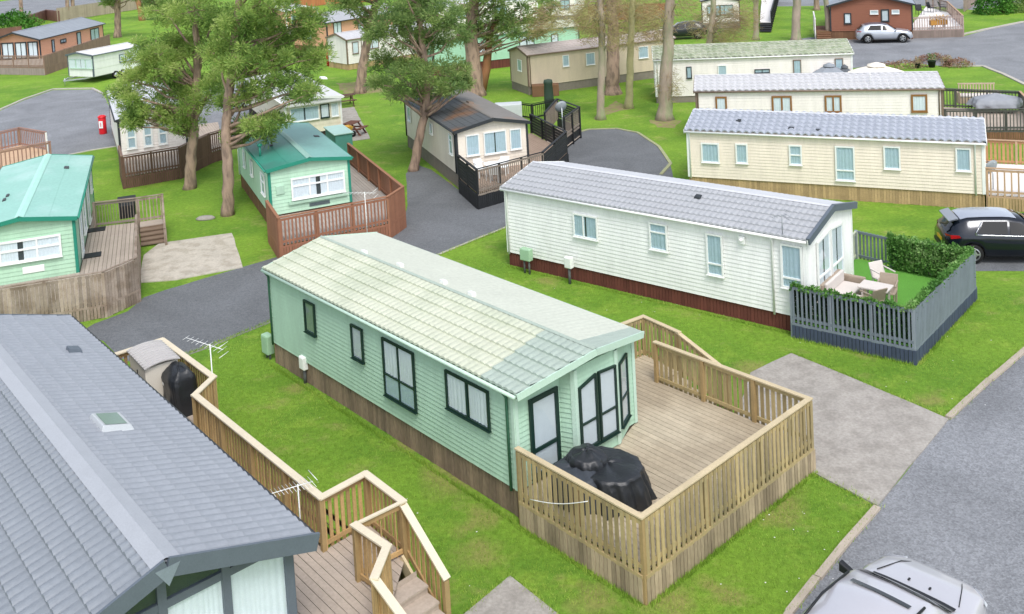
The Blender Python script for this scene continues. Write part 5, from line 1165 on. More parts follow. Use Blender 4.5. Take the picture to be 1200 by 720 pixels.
bare('bare_tree', 'thick dark-trunked tree in the middle of the group by the turning circle', (718,110), [(718,90),(719,60),(718,30),(716,0),(715,-25)], [(722,-5,34,24),(740,25,22,20),(695,20,24,20),(655,20,34,16),(640,34,26,12),(760,30,30,22)], bark=BARK, rad=(.5,.3))
bare('bare_tree', 'pale mossy slim trunk right of the thick dark one', (737,127), [(738,95),(739,60),(740,30),(741,0),(742,-20)], [(745,5,24,24),(735,45,12,14)], rad=(.24,.16), bark=mat('mossy_bark', '#a09a72', .9, .18, 3, bump=.5))
bare('bare_tree', 'tall sturdy bare tree with twiggy lower trunk in front of the mossy-roofed caravan', (779,140), [(780,105),(782,70),(783,40),(785,10),(787,-20)], [(790,0,30,24),(783,100,14,20),(770,30,14,20)], rad=(.42,.24), bark=BARK_P)
bare('bare_tree', 'brown bare tree with low arching branches behind the ivory caravan', (830,64), [(833,40),(835,15),(836,-10)], [(840,28,34,22),(858,45,28,14),(870,20,20,16)], rad=(.3,.2), leafy=.8)
bare('bare_tree', 'slim tree standing left of the black-slatted steps', (886,47), [(886,25),(886,0),(886,-15)], [(880,-5,18,10)], rad=(.25,.2))
bare('bare_tree', 'straight pale tree on the bright grass at the top', (933,48), [(933,25),(934,0),(934,-15)], [(935,-14,12,8)], rad=(.38,.32))
bare('bare_tree', 'left one of two slim trees by the red-brown lodge', (971,46), [(970,25),(968,0),(966,-15)], [(966,-12,10,8)], rad=(.24,.2))
bare('bare_tree', 'leaning pale tree against the red-brown lodge wall', (983,45), [(988,25),(994,0),(998,-15)], [(1000,-6,20,9)], rad=(.24,.2), leafy=.9)
for (px, py, lean, lab) in ((27,28,-2,'dark bare trunk beside the hedge in the far left corner'),(79,24,0,'left trunk of the close pair behind the orange-clad lodge'),(85,23,0,'right trunk of the close pair behind the orange-clad lodge'),(957,12,0,'thin far trunk above the bright grass strip')):
    bare('bare_tree', lab, (px,py), [(px+lean,py-15),(px+lean*2,py-40)], [(px,-30,14,8)], rad=(.3,.25), bark=BARK)
pine('pine_tree', 'far pine behind the touring caravan with low dark branch', (138,44), [(138,25),(138,0),(139,-25)], [(126,1,10),(140,-14,18),(155,-8,14),(118,-12,12)], 0, m=NEED2, size=.4, rad=(.42,.3))
pine('pine_tree', 'far orange-barked pine leaning left behind the big pines', (167,24), [(163,5),(158,-10),(150,-25)], [(150,-28,16),(185,4,16),(200,0,14),(190,-14,18)], 0, m=NEED2, size=.4, rad=(.4,.3), bark=BARK_R)
def bush(name, label, base, rx, ry, rz, m=None, n=1500, size=.09, cat='bush', group=None, z0=0, parent=None):
    b = at(*base, 0) if not isinstance(base, V) else base; mb = MB()
    for _ in range(n):
        d = rv(); d = d.normalized()*rnd.uniform(.75, 1.0)*(1+.12*math.sin(d.x*9)+.1*math.sin(d.y*11+d.z*7)); d.z = abs(d.z)
        c = V((d.x*rx, d.y*ry, z0+d.z*rz)); u_ = rv(size); w_ = rv(size)
        mb.face([c, c+u_, c+u_+w_, c+w_])
    core = MB(); 
    o = mb.build(name, m or BUSH, None, loc=b, recalc=False); tag(o, label, cat, group); return o
bush('bush', 'rounded dark green bush in the top right corner', (1166,16), 2.0, 1.5, 2.6, size=.2, n=2600); bush('bush', 'second darker bush at the far right of the corner', (1192,14), 1.7, 1.5, 2.4, size=.2, n=2000, m=NEED2)
bush('hedge', 'bright green hedge above the red-brown fence in the far left corner', (12,36), 4.5, 1.6, 2.6, size=.28, n=2600, cat='hedge'); bush('bush', 'shrub mound above the dark brown fence panels', (28,30), 2.4, 1.6, 1.6, size=.25, n=900, m=NEED2)
for i, (px, py, s_, lb2) in enumerate(((1092,79,.35,'potted plant, left of two dark pots along the kerb bed'),(1111,78,.28,'potted plant, right of two dark pots along the kerb bed'),(1075,80,.25,'low pot of twigs beside the rose bed'))):
    b = at(px, py, 0); root = empty('potted_plant', b, 0, lb2, 'plant', 'pots along the kerb bed')
    p = MB(); p.lathe([(0,0),(s_*.6,0),(s_*.8,s_*1.3),(s_*.86,s_*1.35),(s_*.7,s_*1.35),(s_*.65,s_*1.2),(0,s_*1.2)], n=16); p.build('pot', M['black_plastic'], root)
    f = MB()
    for _ in range(160): c = V((0,0,s_*2.0))+rv(s_); f.face([c, c+rv(.1), c+rv(.1)])
    f.build('foliage', OLIVE if i else BUSH, root, recalc=False)
for (px, py, rx, lab) in ((1055,80,1.9,'low reddish shrub bed behind the white parasol'),(1122,78,1.1,'low brown shrub at the kerb bed end'),(1093,72,1.2,'loose reddish shrub beside the tarmac')):
    bush('shrub', lab, (px,py), rx, .8, .55, m=foliage_mat('reddish_twigs_%d' % px, ['#7d5a50', '#94705f', '#a08a6c', '#8c9a62'], .2), n=900, size=.1, cat='shrub')
# ivy along the grey fence: stuff nobody could count is one object per hedge face
def ivy(P, Q, z0, z1, thick, n, name, label, size=.07, m=None, inset=0):
    P, Q = V((*P, 0)), V((*Q, 0)); d = Q-P; nn = V((d.y, -d.x, 0)).normalized(); mb = MB()
    for _ in range(n):
        t = rnd.random(); c = P+d*t+nn*(rnd.uniform(-1,1)*thick+inset)+V((0,0,z0+(z1-z0)*rnd.random()**.8+.04*math.sin(t*40))); u_ = rv(size); w_ = rv(size); mb.face([c, c+u_, c+u_+w_, c+w_])
    return tag(mb.build(name, m or LEAF, None, recalc=False), label, 'hedge')
ivy(B1, B2, 1.42, 1.56, .06, 1500, 'ivy_garland', 'thin ivy strip along the top of the front grey fence'); 
mm = (V(B2)+(V(B3)-V(B2))*.0)
ivy(B2, B3, 1.38, 1.6, .09, 3200, 'ivy_garland', 'ivy strip spilling over the long right-hand grey fence', inset=-.06)
ivy(B3, B4, .55, 1.62, .13, 8000, 'ivy_hedge', 'thick ivy screen inside the far end of the grey fence', inset=-.18)
ivy(B1, B2, .52, 1.42, .02, 9000, 'ivy_backing', 'dark artificial ivy behind the front grey pickets', m=foliage_mat('dark_ivy', ['#14261a', '#1d3a22', '#2c4f2c', '#4a7040'], .1), inset=-.08)
# ============================================================ SMALL THINGS
# covered furniture on the main deck
from mathutils import noise as mnoise
def cover(name, label, base, z, rings, m, rz=0, fold=.05, nf=9, cat='cover', n=110, seed=1, sq=2.0):
    """draped waterproof sheet: rings = [(rx, ry, height)] from the hem up; folds deepen towards the hem"""
    rg_ = random.Random(seed); mb = MB(); vs = []; fs = []; ph = rg_.uniform(0, 6)
    rr = []
    for a_, b_ in zip(rings, rings[1:]):
        for q in range(4): rr.append(tuple(a_[i]+(b_[i]-a_[i])*q/4 for i in range(3)))
    rings = rr+[rings[-1]]; K = len(rings)
    for i, (rx, ry, h) in enumerate(rings):
        fd = fold*max(0, 1-1.5*i/(K-1))**1.2+.004
        for k in range(n):
            a = 2*math.pi*k/n; ca_, sa_ = math.cos(a), math.sin(a); e = 2/sq
            x = math.copysign(abs(ca_)**e, ca_); y = math.copysign(abs(sa_)**e, sa_)
            w_ = 1+fd*(math.sin(nf*a+ph)+.6*math.sin((nf*2+1)*a+ph*2+i*.2)+.4*math.sin(3*a+i*.3))
            p0 = V((x*rx*w_, y*ry*w_, h+.02*math.sin(5*a+ph)*(i/K))); q1 = mnoise.noise(p0*3.2+V((seed, 0, 0))); q2 = 1-abs(mnoise.noise(p0*6.5+V((0, seed, 0))))*2; dsp = .04*q1+.007*q2
            vs.append(p0+V((x*rx, y*ry, .12)).normalized()*dsp if i else p0)
    for i in range(K-1):
        for k in range(n): fs.append((i*n+k, i*n+(k+1)%n, (i+1)*n+(k+1)%n, (i+1)*n+k))
    fs.append(tuple((K-1)*n+k for k in range(n)))
    mb.add(vs, fs, True)
    b = V((base[0], base[1], z)); o = mb.build(name, m, None, loc=b); o.rotation_euler = (0, 0, rz); return tag(o, label, cat)
ctr = xy(713, 560, .95)
cover('furniture_cover', 'crumpled black cover over round garden furniture in the deck corner', ctr, .6, [(.88,.72,.01),(.85,.7,.18),(.8,.67,.38),(.75,.64,.52),(.73,.62,.6),(.69,.59,.64),(.6,.5,.655),(.4,.34,.66),(.2,.18,.67),(.02,.02,.665)], M['cover'], rz=R(-40), fold=.075, nf=11, seed=3, sq=2.2)
c2 = xy(688, 538, 1.3)
cover('furniture_cover', 'tall black cover bunched against the bay window of the green caravan', c2, .6, [(.5,.44,.01),(.48,.42,.3),(.46,.4,.55),(.42,.37,.74),(.36,.32,.82),(.24,.2,.86),(.1,.1,.9),(.02,.02,.88)], M['cover'], rz=R(-40), fold=.1, nf=8, seed=5)
c3 = xy(677, 553, 1.15)
cover('furniture_cover', 'smooth dark grey cover over a low table behind the front pickets', c3, .6, [(.62,.5,.01),(.6,.48,.3),(.58,.46,.5),(.5,.4,.62),(.3,.24,.68),(.02,.02,.7)], M['cover_grey'], rz=R(-48), fold=.035, nf=6, seed=8, sq=2.6)
# lodge deck: storage box, barbecue, green crate
def shed(loc, rz):
    root = empty('storage_box', loc, rz, 'beige plastic garden storage box with ribbed grey lid on the lodge deck', 'storage box')
    B_ = mat('beige_plastic', '#d2ccbf', .55, .05); m = MB(); m.box(-.62, .62, -.4, .4, 0, 1.12); m.build('body', B_, root, bevel=.03)
    m = MB(); n = 14; vs = []; 
    for i in range(n+1):
        t = -1+2*i/n; z = 1.13+.07*(1-t*t); vs += [(-.7, t*.43, z), (.7, t*.43, z), (-.7, t*.43, z+.03), (.7, t*.43, z+.03)]
    fs = []
    for i in range(n): a = 4*i; fs += [(a+2, a+3, a+7, a+6), (a, a+4, a+5, a+1), (a, a+2, a+6, a+4), (a+1, a+5, a+7, a+3)]
    fs += [(0,1,3,2), (4*n, 4*n+2, 4*n+3, 4*n+1)]; m.add(vs, fs); LM = mat('grey_brown_lid', '#b3b0ae', .6, .06); lid = m.build('lid', LM, root)
    for i in range(9):
        x = -.6+1.2*i/8; r_ = MB(); pts = [V((x, t*.43, 1.165+.07*(1-t*t))) for t in [-1+.2*j for j in range(11)]]; r_.tube(pts, .014, 5); r_.build('lid_rib', LM, lid)
    for s_ in (-1, 1):
        e = MB(); e.box(s_*.31-.28, s_*.31+.28, -.385, -.362, .08, 1.02); e.build('door', B_, root, bevel=.015)
    e = MB(); e.box(-.03, .03, -.41, -.386, .8, .9); e.build('latch', M['black_plastic'], root, bevel=.01)
pS = at(179, 411, zg+1.25); shed((pS.x, pS.y, zg), R(-52))
pB = at(209, 431, zg+1.05)
root = empty('barbecue', (pB.x, pB.y, zg), R(-52), 'black covered barbecue standing next to the beige storage box', 'barbecue')
bc_ = cover('cover', None, (0, 0), 0, [(.46,.32,.0),(.45,.31,.4),(.45,.31,.78),(.43,.29,.9),(.38,.2,1.02),(.33,.12,1.08),(.02,.02,1.1)], M['cover'], fold=.03, nf=7, sq=5.0, seed=6, cat=None)
bc_.parent = root; bc_.location = (0, 0, 0)
lg = MB(); lg.add([(-.22,-.345,.68),(-.1,-.345,.68),(-.1,-.345,.75),(-.22,-.345,.75)], [(0,1,2,3)]); lg.build('badge', M['white_trim'], root)
for sx_ in (-1, 1):
    w = MB(); w.lathe([(0,-.03),(.07,-.03),(.07,.03),(0,.03)], n=14, axis='y'); w.build('wheel', M['rubber'], root, loc=(sx_*.34, .2, .07))
pC = at(183, 455, zg+.42); gb = MB(); gb.box(-.2,.2,-.14,.14,0,.42); tag(gb.build('crate', mat('green_plastic', '#1f7a4c', .45, .05), None, loc=(pC.x, pC.y, zg), bevel=.02), 'green plastic crate squeezed between storage box and barbecue', 'crate')
def yagi(name, label, base, top, z0, z1, dirv, n=9, ln=1.1, w=.5, m=None, cat='aerial'):
    """pole with a many-element TV aerial"""
    m = m or M['white_trim']; root = empty(name, base, 0, label, cat); p = MB(); p.tube([(0,0,z0-base[2]), (0,0,z1-base[2])], .014, 6); p.build('pole', m, root)
    d = V(dirv).normalized(); s_ = d.cross(V((0,0,1))).normalized(); bm = MB(); c = V((0,0,z1-base[2]-.03)); bm.tube([c-d*ln*.35, c+d*ln*.65], .008, 5); bo = bm.build('boom', m, root)
    e = MB()
    for i in range(n):
        q = c+d*ln*(-.33+.98*i/(n-1)); k = w*(1-.35*i/n)/2; e.tube([q-s_*k, q+s_*k], .005, 4); 
    e.build('elements', m, bo)
    r_ = MB()
    for z in (-.12, .12): r_.tube([c-d*ln*.36-s_*w*.5+V((0,0,z)), c-d*ln*.36+s_*w*.5+V((0,0,z))], .008, 4)
    r_.build('reflector', m, bo)
pa = at(243, 440, rg); yagi('television_aerial', 'white television aerial on a pole behind the barbecue corner', (pa.x+.1, pa.y+.05, zg), 0, zg, 2.65, (-1.0,.35,.2), ln=1.05, w=.36)
pa = at(351, 598, 1.6); yagi('clothes_airer', 'white spiky drying rack fixed at the lodge eaves by the railing', (pa.x, pa.y, zg), 0, zg, 2.1, (-.8,-.55,.1), n=12, ln=.85, w=.42, cat='airer')
pa = at(431, 283, .65); yagi('television_aerial', 'white television aerial on a pole inside the red-brown deck', (pa.x, pa.y, .65), 0, .65, 2.5, (-1,.2,0), ln=1.2, w=.5)
pa = at(1103, 165, 2.6)
# roof aerial on the brown-window caravan and white caravan
l_, z_ = D.on_roof(1020, 104)
yagi('television_aerial', 'thin white aerial on the pale roof of the brown-window caravan', tuple(D.root.location+D.a*l_.x+D.n*l_.y+V((0,0,z_-.05))), 0, z_-.05, z_+.75, (-1,0,0), n=5, ln=.6, w=.4)
l_, z_ = B.on_roof(917, 276)
yagi('television_aerial', 'small thin aerial at the eave corner of the white caravan', tuple(B.root.location+B.a*l_.x+B.n*l_.y+V((0,0,z_-.1))), 0, z_-.1, z_+.6, (-1,-.3,0), n=5, ln=.5, w=.3, m=mat('dull_metal', '#8f9498', .5, .05, metal=.5))
# service cabinets
def cabinet(name, label, base, m, w, h, legz, d=.22, group=None, rz=0):
    b_ = at(*base, 0); root = empty(name, b_, rz, label, 'service box', group); c = MB(); c.box(-w/2, w/2, -d/2, d/2, legz, legz+h); c.build('cabinet', m, root, bevel=.025)
    c = MB(); c.box(-w/2+.03, w/2-.03, -d/2-.012, -d/2-.001, legz+.03, legz+h-.03); c.build('door', m, root, bevel=.008)
    for x_ in ((-w*.25, w*.25) if w > .3 else (0,)):
        c = MB(); c.tube([(x_,0,-.05),(x_,0,legz+.02)], .035 if w > .3 else .045, 8); c.build('leg', mat('dark_leg', '#5a5d5c', .6, .1), root)
    return root
GCAB = mat('green_cabinet', '#9dbf9f', .6, .08)
cabinet('gas_meter_cabinet', 'pale green service cabinet at the back corner of the green caravan', (315,420), GCAB, .36, .55, .16, group='green service cabinets', rz=R(-48))
cabinet('gas_meter_cabinet', 'pale green service cabinet in front of the white caravan skirting', (618,321), GCAB, .42, .42, .48, group='green service cabinets', rz=R(-39))
cabinet('electric_post', 'white meter post on the lawn by the green caravan', (358,449), M['white_trim'], .26, .36, .4, .18, group='white meter posts', rz=R(-48)); cabinet('electric_post', 'white meter post on the lawn by the white caravan', (668,333), M['white_trim'], .28, .38, .55, .18, group='white meter posts', rz=R(-39))
cabinet('electric_post', 'tiny white meter box by the beige caravan', (650,104), M['white_trim'], .4, .4, .3, .2, group='white meter posts')
# satellite dishes
def dish(name, label, base, z0, z1, r_=.35, az=R(200), m=None):
    b_ = V(at(*base, z0)); root = empty(name, (b_.x, b_.y, z0), 0, label, 'satellite dish', 'satellite dishes'); p = MB(); p.tube([(0,0,0),(0,0,z1-z0)], .025, 8); p.build('pole', M['steel'], root)
    d = MB(); d.lathe([(0,0),(r_*.4,.02),(r_*.75,.07),(r_,.13),(r_*.98,.14),(r_*.7,.085),(0,.02)], n=24); o = d.build('dish', m or mat('dish_grey', '#8f969a', .5, .05), root, loc=(0,0,z1-z0)); o.rotation_euler = (R(-68), 0, az)
    a = MB(); a.tube([(0,-.3,0),(0,-.1,.42)], .012, 5); a.build('arm', M['steel'], o)
dish('satellite_dish', 'grey satellite dish on a pole at the black deck corner', (660,160), .7, 2.2, .33, R(20))
dish('satellite_dish', 'grey satellite dish at the corner of the cream caravan', (1164,222), .6, 1.4, .34, R(20))
# patio furniture
def chair(root_l, loc, rz, m, w=.55, h=.45, back=.9, group=None, name='garden_chair'):
    root = empty(name, loc, rz, root_l, 'chair', group); s_ = MB(); s_.box(-w/2, w/2, -w/2, w/2, h-.04, h); s_.build('seat', m, root, bevel=.015)
    b_ = MB(); b_.add([(-w/2,w/2-.04,h),(w/2,w/2-.04,h),(w/2,w/2+.1,back),(-w/2,w/2+.1,back),(-w/2,w/2,h),(w/2,w/2,h),(w/2,w/2+.14,back),(-w/2,w/2+.14,back)], [(0,1,2,3),(7,6,5,4),(0,3,7,4),(1,5,6,2),(3,2,6,7)]); b_.build('backrest', m, root, bevel=.012)
    for x_ in (-1, 1):
        for y_ in (-1, 1): l = MB(); l.bar((x_*(w/2-.04), y_*(w/2-.04), 0), (x_*(w/2-.03), y_*(w/2-.03), h), .035, .035); l.build('leg', m, root)
        a = MB(); a.bar((x_*(w/2), -w/2+.05, h+.2), (x_*(w/2), w/2+.05, h+.22), .04, .025); a.build('armrest', m, root)
    return root
def table(label, loc, rz, m, w, d, h, round_=False, name='garden_table'):
    root = empty(name, loc, rz, label, 'table'); t = MB()
    if round_: t.lathe([(0,h-.03),(w/2,h-.03),(w/2,h),(0,h)], n=28)
    else: t.box(-w/2, w/2, -d/2, d/2, h-.05, h)
    t.build('table_top', m, root, bevel=.01)
    for x_ in (-1, 1):
        for y_ in (-1, 1): l = MB(); l.bar((x_*(w*.36), y_*(d*.36), 0), (x_*(w*.36), y_*(d*.36), h-.04), .05, .05); l.build('leg', m, root)
RAT = mat('taupe_rattan', '#a39484', .8, .1, 12, bump=.6, bscale=60); CUSH = mat('pale_cushion', '#cdc6c0', .9, .05, 4)
WPL = mat('white_plastic', '#eceeed', .4, .04)
ps = at(988, 340, .9); rs = S['B'][2]
root = empty('corner_sofa', (ps.x, ps.y, .5), R(rs)+R(90), 'taupe rattan garden sofa with pale cushions against the white caravan front', 'sofa')
for nm, bx, m_ in (('base', (-.75,.75,-.38,.38,0,.3), RAT), ('seat_cushion', (-.68,.68,-.36,.3,.305,.42), CUSH), ('backrest', (-.75,.75,.30,.42,.0,.72), RAT), ('back_cushion', (-.68,.68,.2,.298,.425,.75), CUSH), ('armrest', (-.87,-.755,-.38,.42,0,.58), RAT), ('armrest', (.755,.87,-.38,.42,0,.58), RAT)):
    e = MB(); e.box(*bx); e.build(nm, m_, root, bevel=.03)
pt_ = at(1026, 338, 1.1); table('small dining table with pale top on the artificial turf', (pt_.x, pt_.y, .5), R(rs), CUSH, .85, .6, .68)
pt_ = at(1014, 350, .8); table('low pale coffee table between sofa and fence on the turf', (pt_.x-.3, pt_.y-.15, .5), R(rs), CUSH, .8, .5, .4)
for i, (px, py, rz, lb2) in enumerate(((1040,347,-30,'taupe chair nearest the ivy on the turf'),(1022,356,200,'taupe chair pulled to the front fence on the turf'),(1036,332,20,'taupe chair at the far side of the turf table'))):
    p_ = at(px, py, .75); chair(lb2, (p_.x, p_.y, .5), R(rz), RAT if i < 2 else CUSH, .5, .42, .8, group='chairs on the turf')
# white garden set on the black deck
pk = at(577, 191, 1.4); table('round white plastic table on the black-fenced deck', (pk.x, pk.y, .7), 0, WPL, .8, .8, .68, True)
for i, (dx, dy, rz, lb2) in enumerate(((-.55,.35,30,'white plastic chair left of the round white table'),(.45,.5,-20,'white plastic chair behind the round white table'),(.1,-.55,170,'white plastic chair at the railing side of the white table'))):
    chair(lb2, (pk.x+dx, pk.y+dy, .7), R(rz), WPL, .42, .40, .76, group='white plastic chairs')
bx = at(596, 133, .6); e = MB(); e.box(-.8,.8,-.45,.45,0,1.2); tag(e.build('storage_box', mat('grey_white_box', '#c3c8ca', .5, .05), None, loc=(bx.x, bx.y, 0), bevel=.05), 'pale grey storage box behind the needle-strewn caravan', 'storage box')
# items right of the old caravan
px_ = at(404, 163, 0); root = empty('wheelbarrow', px_, R(30), 'yellow wheelbarrow in the clutter by the old white-roofed caravan', 'wheelbarrow')
YL = mat('yellow_paint', '#c9a24a', .5, .12, 4)
e = MB(); e.add([(-.3,-.25,.35),(.3,-.22,.35),(.3,.22,.35),(-.3,.25,.35),(-.5,-.4,.75),(.45,-.33,.7),(.45,.33,.7),(-.5,.4,.75)], [(0,3,2,1),(0,1,5,4),(1,2,6,5),(2,3,7,6),(3,0,4,7)]); e.build('tray', YL, root)
e = MB(); e.lathe([(0,-.05),(.17,-.05),(.2,0),(.17,.05),(0,.05)], n=18, axis='y'); e.build('wheel', M['rubber'], root, loc=(.5,0,.2))
for y_ in (-1,1): e = MB(); e.bar((.5,y_*.08,.2),(-.9,y_*.3,.6),.04,.04); e.build('handle', M['steel'], root); e = MB(); e.bar((-.35,y_*.2,0),(-.3,y_*.2,.38),.03,.03); e.build('leg', M['steel'], root)
def picnic(label, base, rz, m, z=0, s_=1, group=None):
    b_ = at(*base, 0); root = empty('picnic_bench', (b_.x, b_.y, z), rz, label, 'bench', group)
    for i in range(4): e = MB(); e.box(-.7*s_, .7*s_, -.34+.17*i, -.19+.17*i, .7, .74); e.build('table_board', m, root)
    for y_ in (-.7, .7): e = MB(); e.box(-.7*s_, .7*s_, y_-.13, y_+.13, .42, .46); e.build('seat', m, root)
    for x_ in (-.5*s_, .5*s_):
        for y_ in (-1, 1): e = MB(); e.bar((x_, y_*.2, .7), (x_, y_*.75, 0), .05, .09, side=(1,0,0)); e.build('leg', m, root)
        e = MB(); e.bar((x_+.05, -.75, .4), (x_+.05, .75, .4), .04, .08, side=(1,0,0)); e.build('brace', m, root)
picnic('dark brown picnic bench behind the yellow wheelbarrow', (404,124), R(20), mat('dark_brown_bench', '#5b4238', .8, .12)); picnic('red-brown bench stacked beside the yellow wheelbarrow', (413,158), R(70), mat('red_brown_bench', '#6b4538', .8, .12), s_=.7)
bx = at(398, 175, .5); root = empty('storage_box', (bx.x, bx.y, 0), R(-66), 'teal and pale green storage box at the end of the red-brown deck', 'storage box')
e = MB(); e.box(-1.1,1.1,-.45,.45,.0,1.5); e.build('body', mat('teal_box', '#4f8a80', .6, .06), root, bevel=.02); e = MB(); e.box(-1.16,1.16,-.52,.52,1.503,1.56); e.build('lid', mat('pale_teal_lid', '#a9c9c1', .5, .05), root, bevel=.01)
# gas bottles / fire point
RED = mat('fire_red', '#d4202a', .4, .06)
b_ = at(121, 157, 0); root = empty('fire_point', b_, 0, 'red fire point cabinet standing on the tarmac beside the white caravan', 'fire point')
e = MB(); e.tube([(0,0,0),(0,0,1.05)], .23, 18); e.build('body', RED, root, bevel=.03); e = MB(); e.lathe([(.26,1.05),(.26,1.1),(.15,1.18),(0,1.2)], n=20); e.build('cap', RED, root); e = MB(); e.box(-.12,.12,-.25,-.22,.4,.85); e.build('panel', M['white_trim'], root)
e = MB(); e.box(-.02,.02,-.262,-.251,.5,.75); e.build('emblem', RED, root)
for i, (px, lb2) in enumerate(((385.5,'left red gas bottle against the small white caravan'),(391.5,'right red gas bottle against the small white caravan'))):
    b_ = at(px, 77, 0); root = empty('gas_bottle', b_, 0, lb2, 'gas bottle', 'red gas bottles'); e = MB(); e.lathe([(0,0),(.2,0),(.2,1.35),(.12,1.5),(0,1.52)], n=18); e.build('bottle', RED, root); e = MB(); e.lathe([(0,1.5),(.1,1.5),(.1,1.65),(0,1.65)], n=12); e.build('valve', M['steel'], root)
# turquoise caravan deck things
pm = at(149, 243, .9); root = empty('plant_stand', (pm.x, pm.y, .5), R(20), 'black slatted box stand on the weathered deck', 'stand')
e = MB(); e.box(-.32,.32,-.3,.3,0,.55); e.build('box', M['black_plastic'], root, bevel=.02); e = MB(); e.box(-.36,.36,-.34,.34,.75,.8); e.build('top', M['black_plastic'], root)
for x_ in (-.3,.3):
    for y_ in (-.28,.28): e = MB(); e.bar((x_,y_,.5),(x_,y_,.76),.04,.04); e.build('leg', M['black_plastic'], root)
for (px, py, lb2) in ((311/2.8125, 200+197/2.8125, 'black doormat at the far door of the turquoise caravan'), (294/2.8125, 200+282/2.8125, 'black doormat at the near door of the turquoise caravan')):
    p_ = at(px, py, .5); e = MB(); e.box(-.28,.28,-.42,.42,.0,.02); o = e.build('doormat', M['black_plastic'], None, loc=(p_.x, p_.y, .506)); o.rotation_euler = (0,0,R(-70)); tag(o, lb2, 'doormat', 'doormats')
# far-left small deck corner
cdk = [xy(-60,215,.6), xy(0,200,.6), xy(60,188,.6), xy(55,176,.6), xy(24,170,.6), xy(0,176,.6), xy(-60,186,.6)]
dl = Deck('timber_deck', 'sandy deck with pink-brown balusters poking out beyond the turquoise roof', 'deck', cdk, .6, 0, boards_mat('sandy_deck', '#c2a487', .8, .06, scale=1.2), group='raised timber decks')
PKW = boards_mat('pink_brown_rail', '#9c7a6c', .8, .12, scale=2)
dl.rail(cdk[5], cdk[4], PKW, PKW, RA, pick=.06, pitch=.2, posts=2); dl.rail(cdk[4], cdk[3], PKW, PKW, WPL, pick=.06, pitch=.2, posts=3, ends=(False, True)); dl.rail(cdk[1], cdk[2], PKW, PKW, PKW, pick=.06, pitch=.2, posts=2)
# parasols / covers beyond the pale roof
def parasol(label, base, r_, h, m, sq=False):
    b_ = V(at(*base, h)); b_.z = 0; root = empty('parasol', b_, 0, label, 'parasol', 'garden parasols'); p = MB(); p.tube([(0,0,0),(0,0,h+.3)], .03, 8); p.build('pole', M['steel'], root)
    c = MB(); n = 8; vs = [V((0,0,h+.35))]; 
    for ring, (f, dz) in enumerate(((.35,.26),(.7,.08),(1,-.12))):
        for k in range(n*4):
            a = 2*math.pi*k/(n*4); rr = r_*f*(1-.06*abs(math.sin(a*n/2))*f); vs.append(V((rr*math.cos(a), rr*math.sin(a), h+dz-.05*abs(math.sin(a*n/2))*f)))
    N4 = n*4; fs = [(0, 1+k, 1+(k+1)%N4) for k in range(N4)]
    for q in range(2): fs += [(1+q*N4+k, 1+(q+1)*N4+k, 1+(q+1)*N4+(k+1)%N4, 1+q*N4+(k+1)%N4) for k in range(N4)]
    c.add(vs, fs); c.build('canopy', m, root)
    c = MB(); c.lathe([(r_*.3,h+.32),(r_*.28,h+.42),(0,h+.55)], n=16); c.build('top_vent', m, root); c = MB(); c.lathe([(0,0),(.35,0),(.35,.08),(0,.1)], n=16); c.build('base', M['black_plastic'], root)
CREAMC = mat('cream_canvas', '#ece3d4', .9, .04, 3)
parasol('large cream parasol with layered top behind the pale tiled roof', (1027,84), 1.7, 2.2, CREAMC)
parasol('grey parasol left of the cream one', (972,84), 1.2, 1.7, mat('grey_canvas', '#8b9199', .8, .06, 3))
parasol('dark grey parasol nearest the ivory caravan', (990,86), .7, 1.6, mat('dark_canvas', '#5c6065', .8, .06, 3))
# covered things on the dark-railed deck
cv = xy(1168, 124, .9); cover('furniture_cover', 'sagging grey tarpaulin over a table on the dark-railed deck', cv, .6, [(1.3,.8,.3),(1.28,.78,.5),(1.1,.66,.72),(.7,.42,.8),(.02,.02,.95)], mat('grey_tarpaulin', '#8f939a', .6, .1, 3, bump=.4, bscale=10), rz=R(-10), fold=.1, nf=5, seed=4, sq=2.6)
ps = at(1146, 114, .9); root = empty('garden_bench', (ps.x, ps.y, .6), R(-14), 'beige slatted garden bench with pale seat on the dark-railed deck', 'bench')
TW = mat('sandy_bench', '#b9a68f', .8, .08, 4)
for nm, bxx, m_ in (('seat', (-.95,.95,-.35,.35,.36,.46), CUSH), ('base', (-.95,.95,-.33,.33,0,.355), TW), ('armrest', (-1.08,-.96,-.36,.4,0,.62), TW), ('armrest', (.96,1.08,-.36,.4,0,.62), TW)):
    e = MB(); e.box(*bxx); e.build(nm, m_, root, bevel=.02)
e = MB()
for k in range(13): e.box(-.92+k*.148, -.86+k*.148, .36, .4, .46, .95)
e.box(-.95, .95, .35, .41, .95, 1.02); e.build('backrest', TW, root)
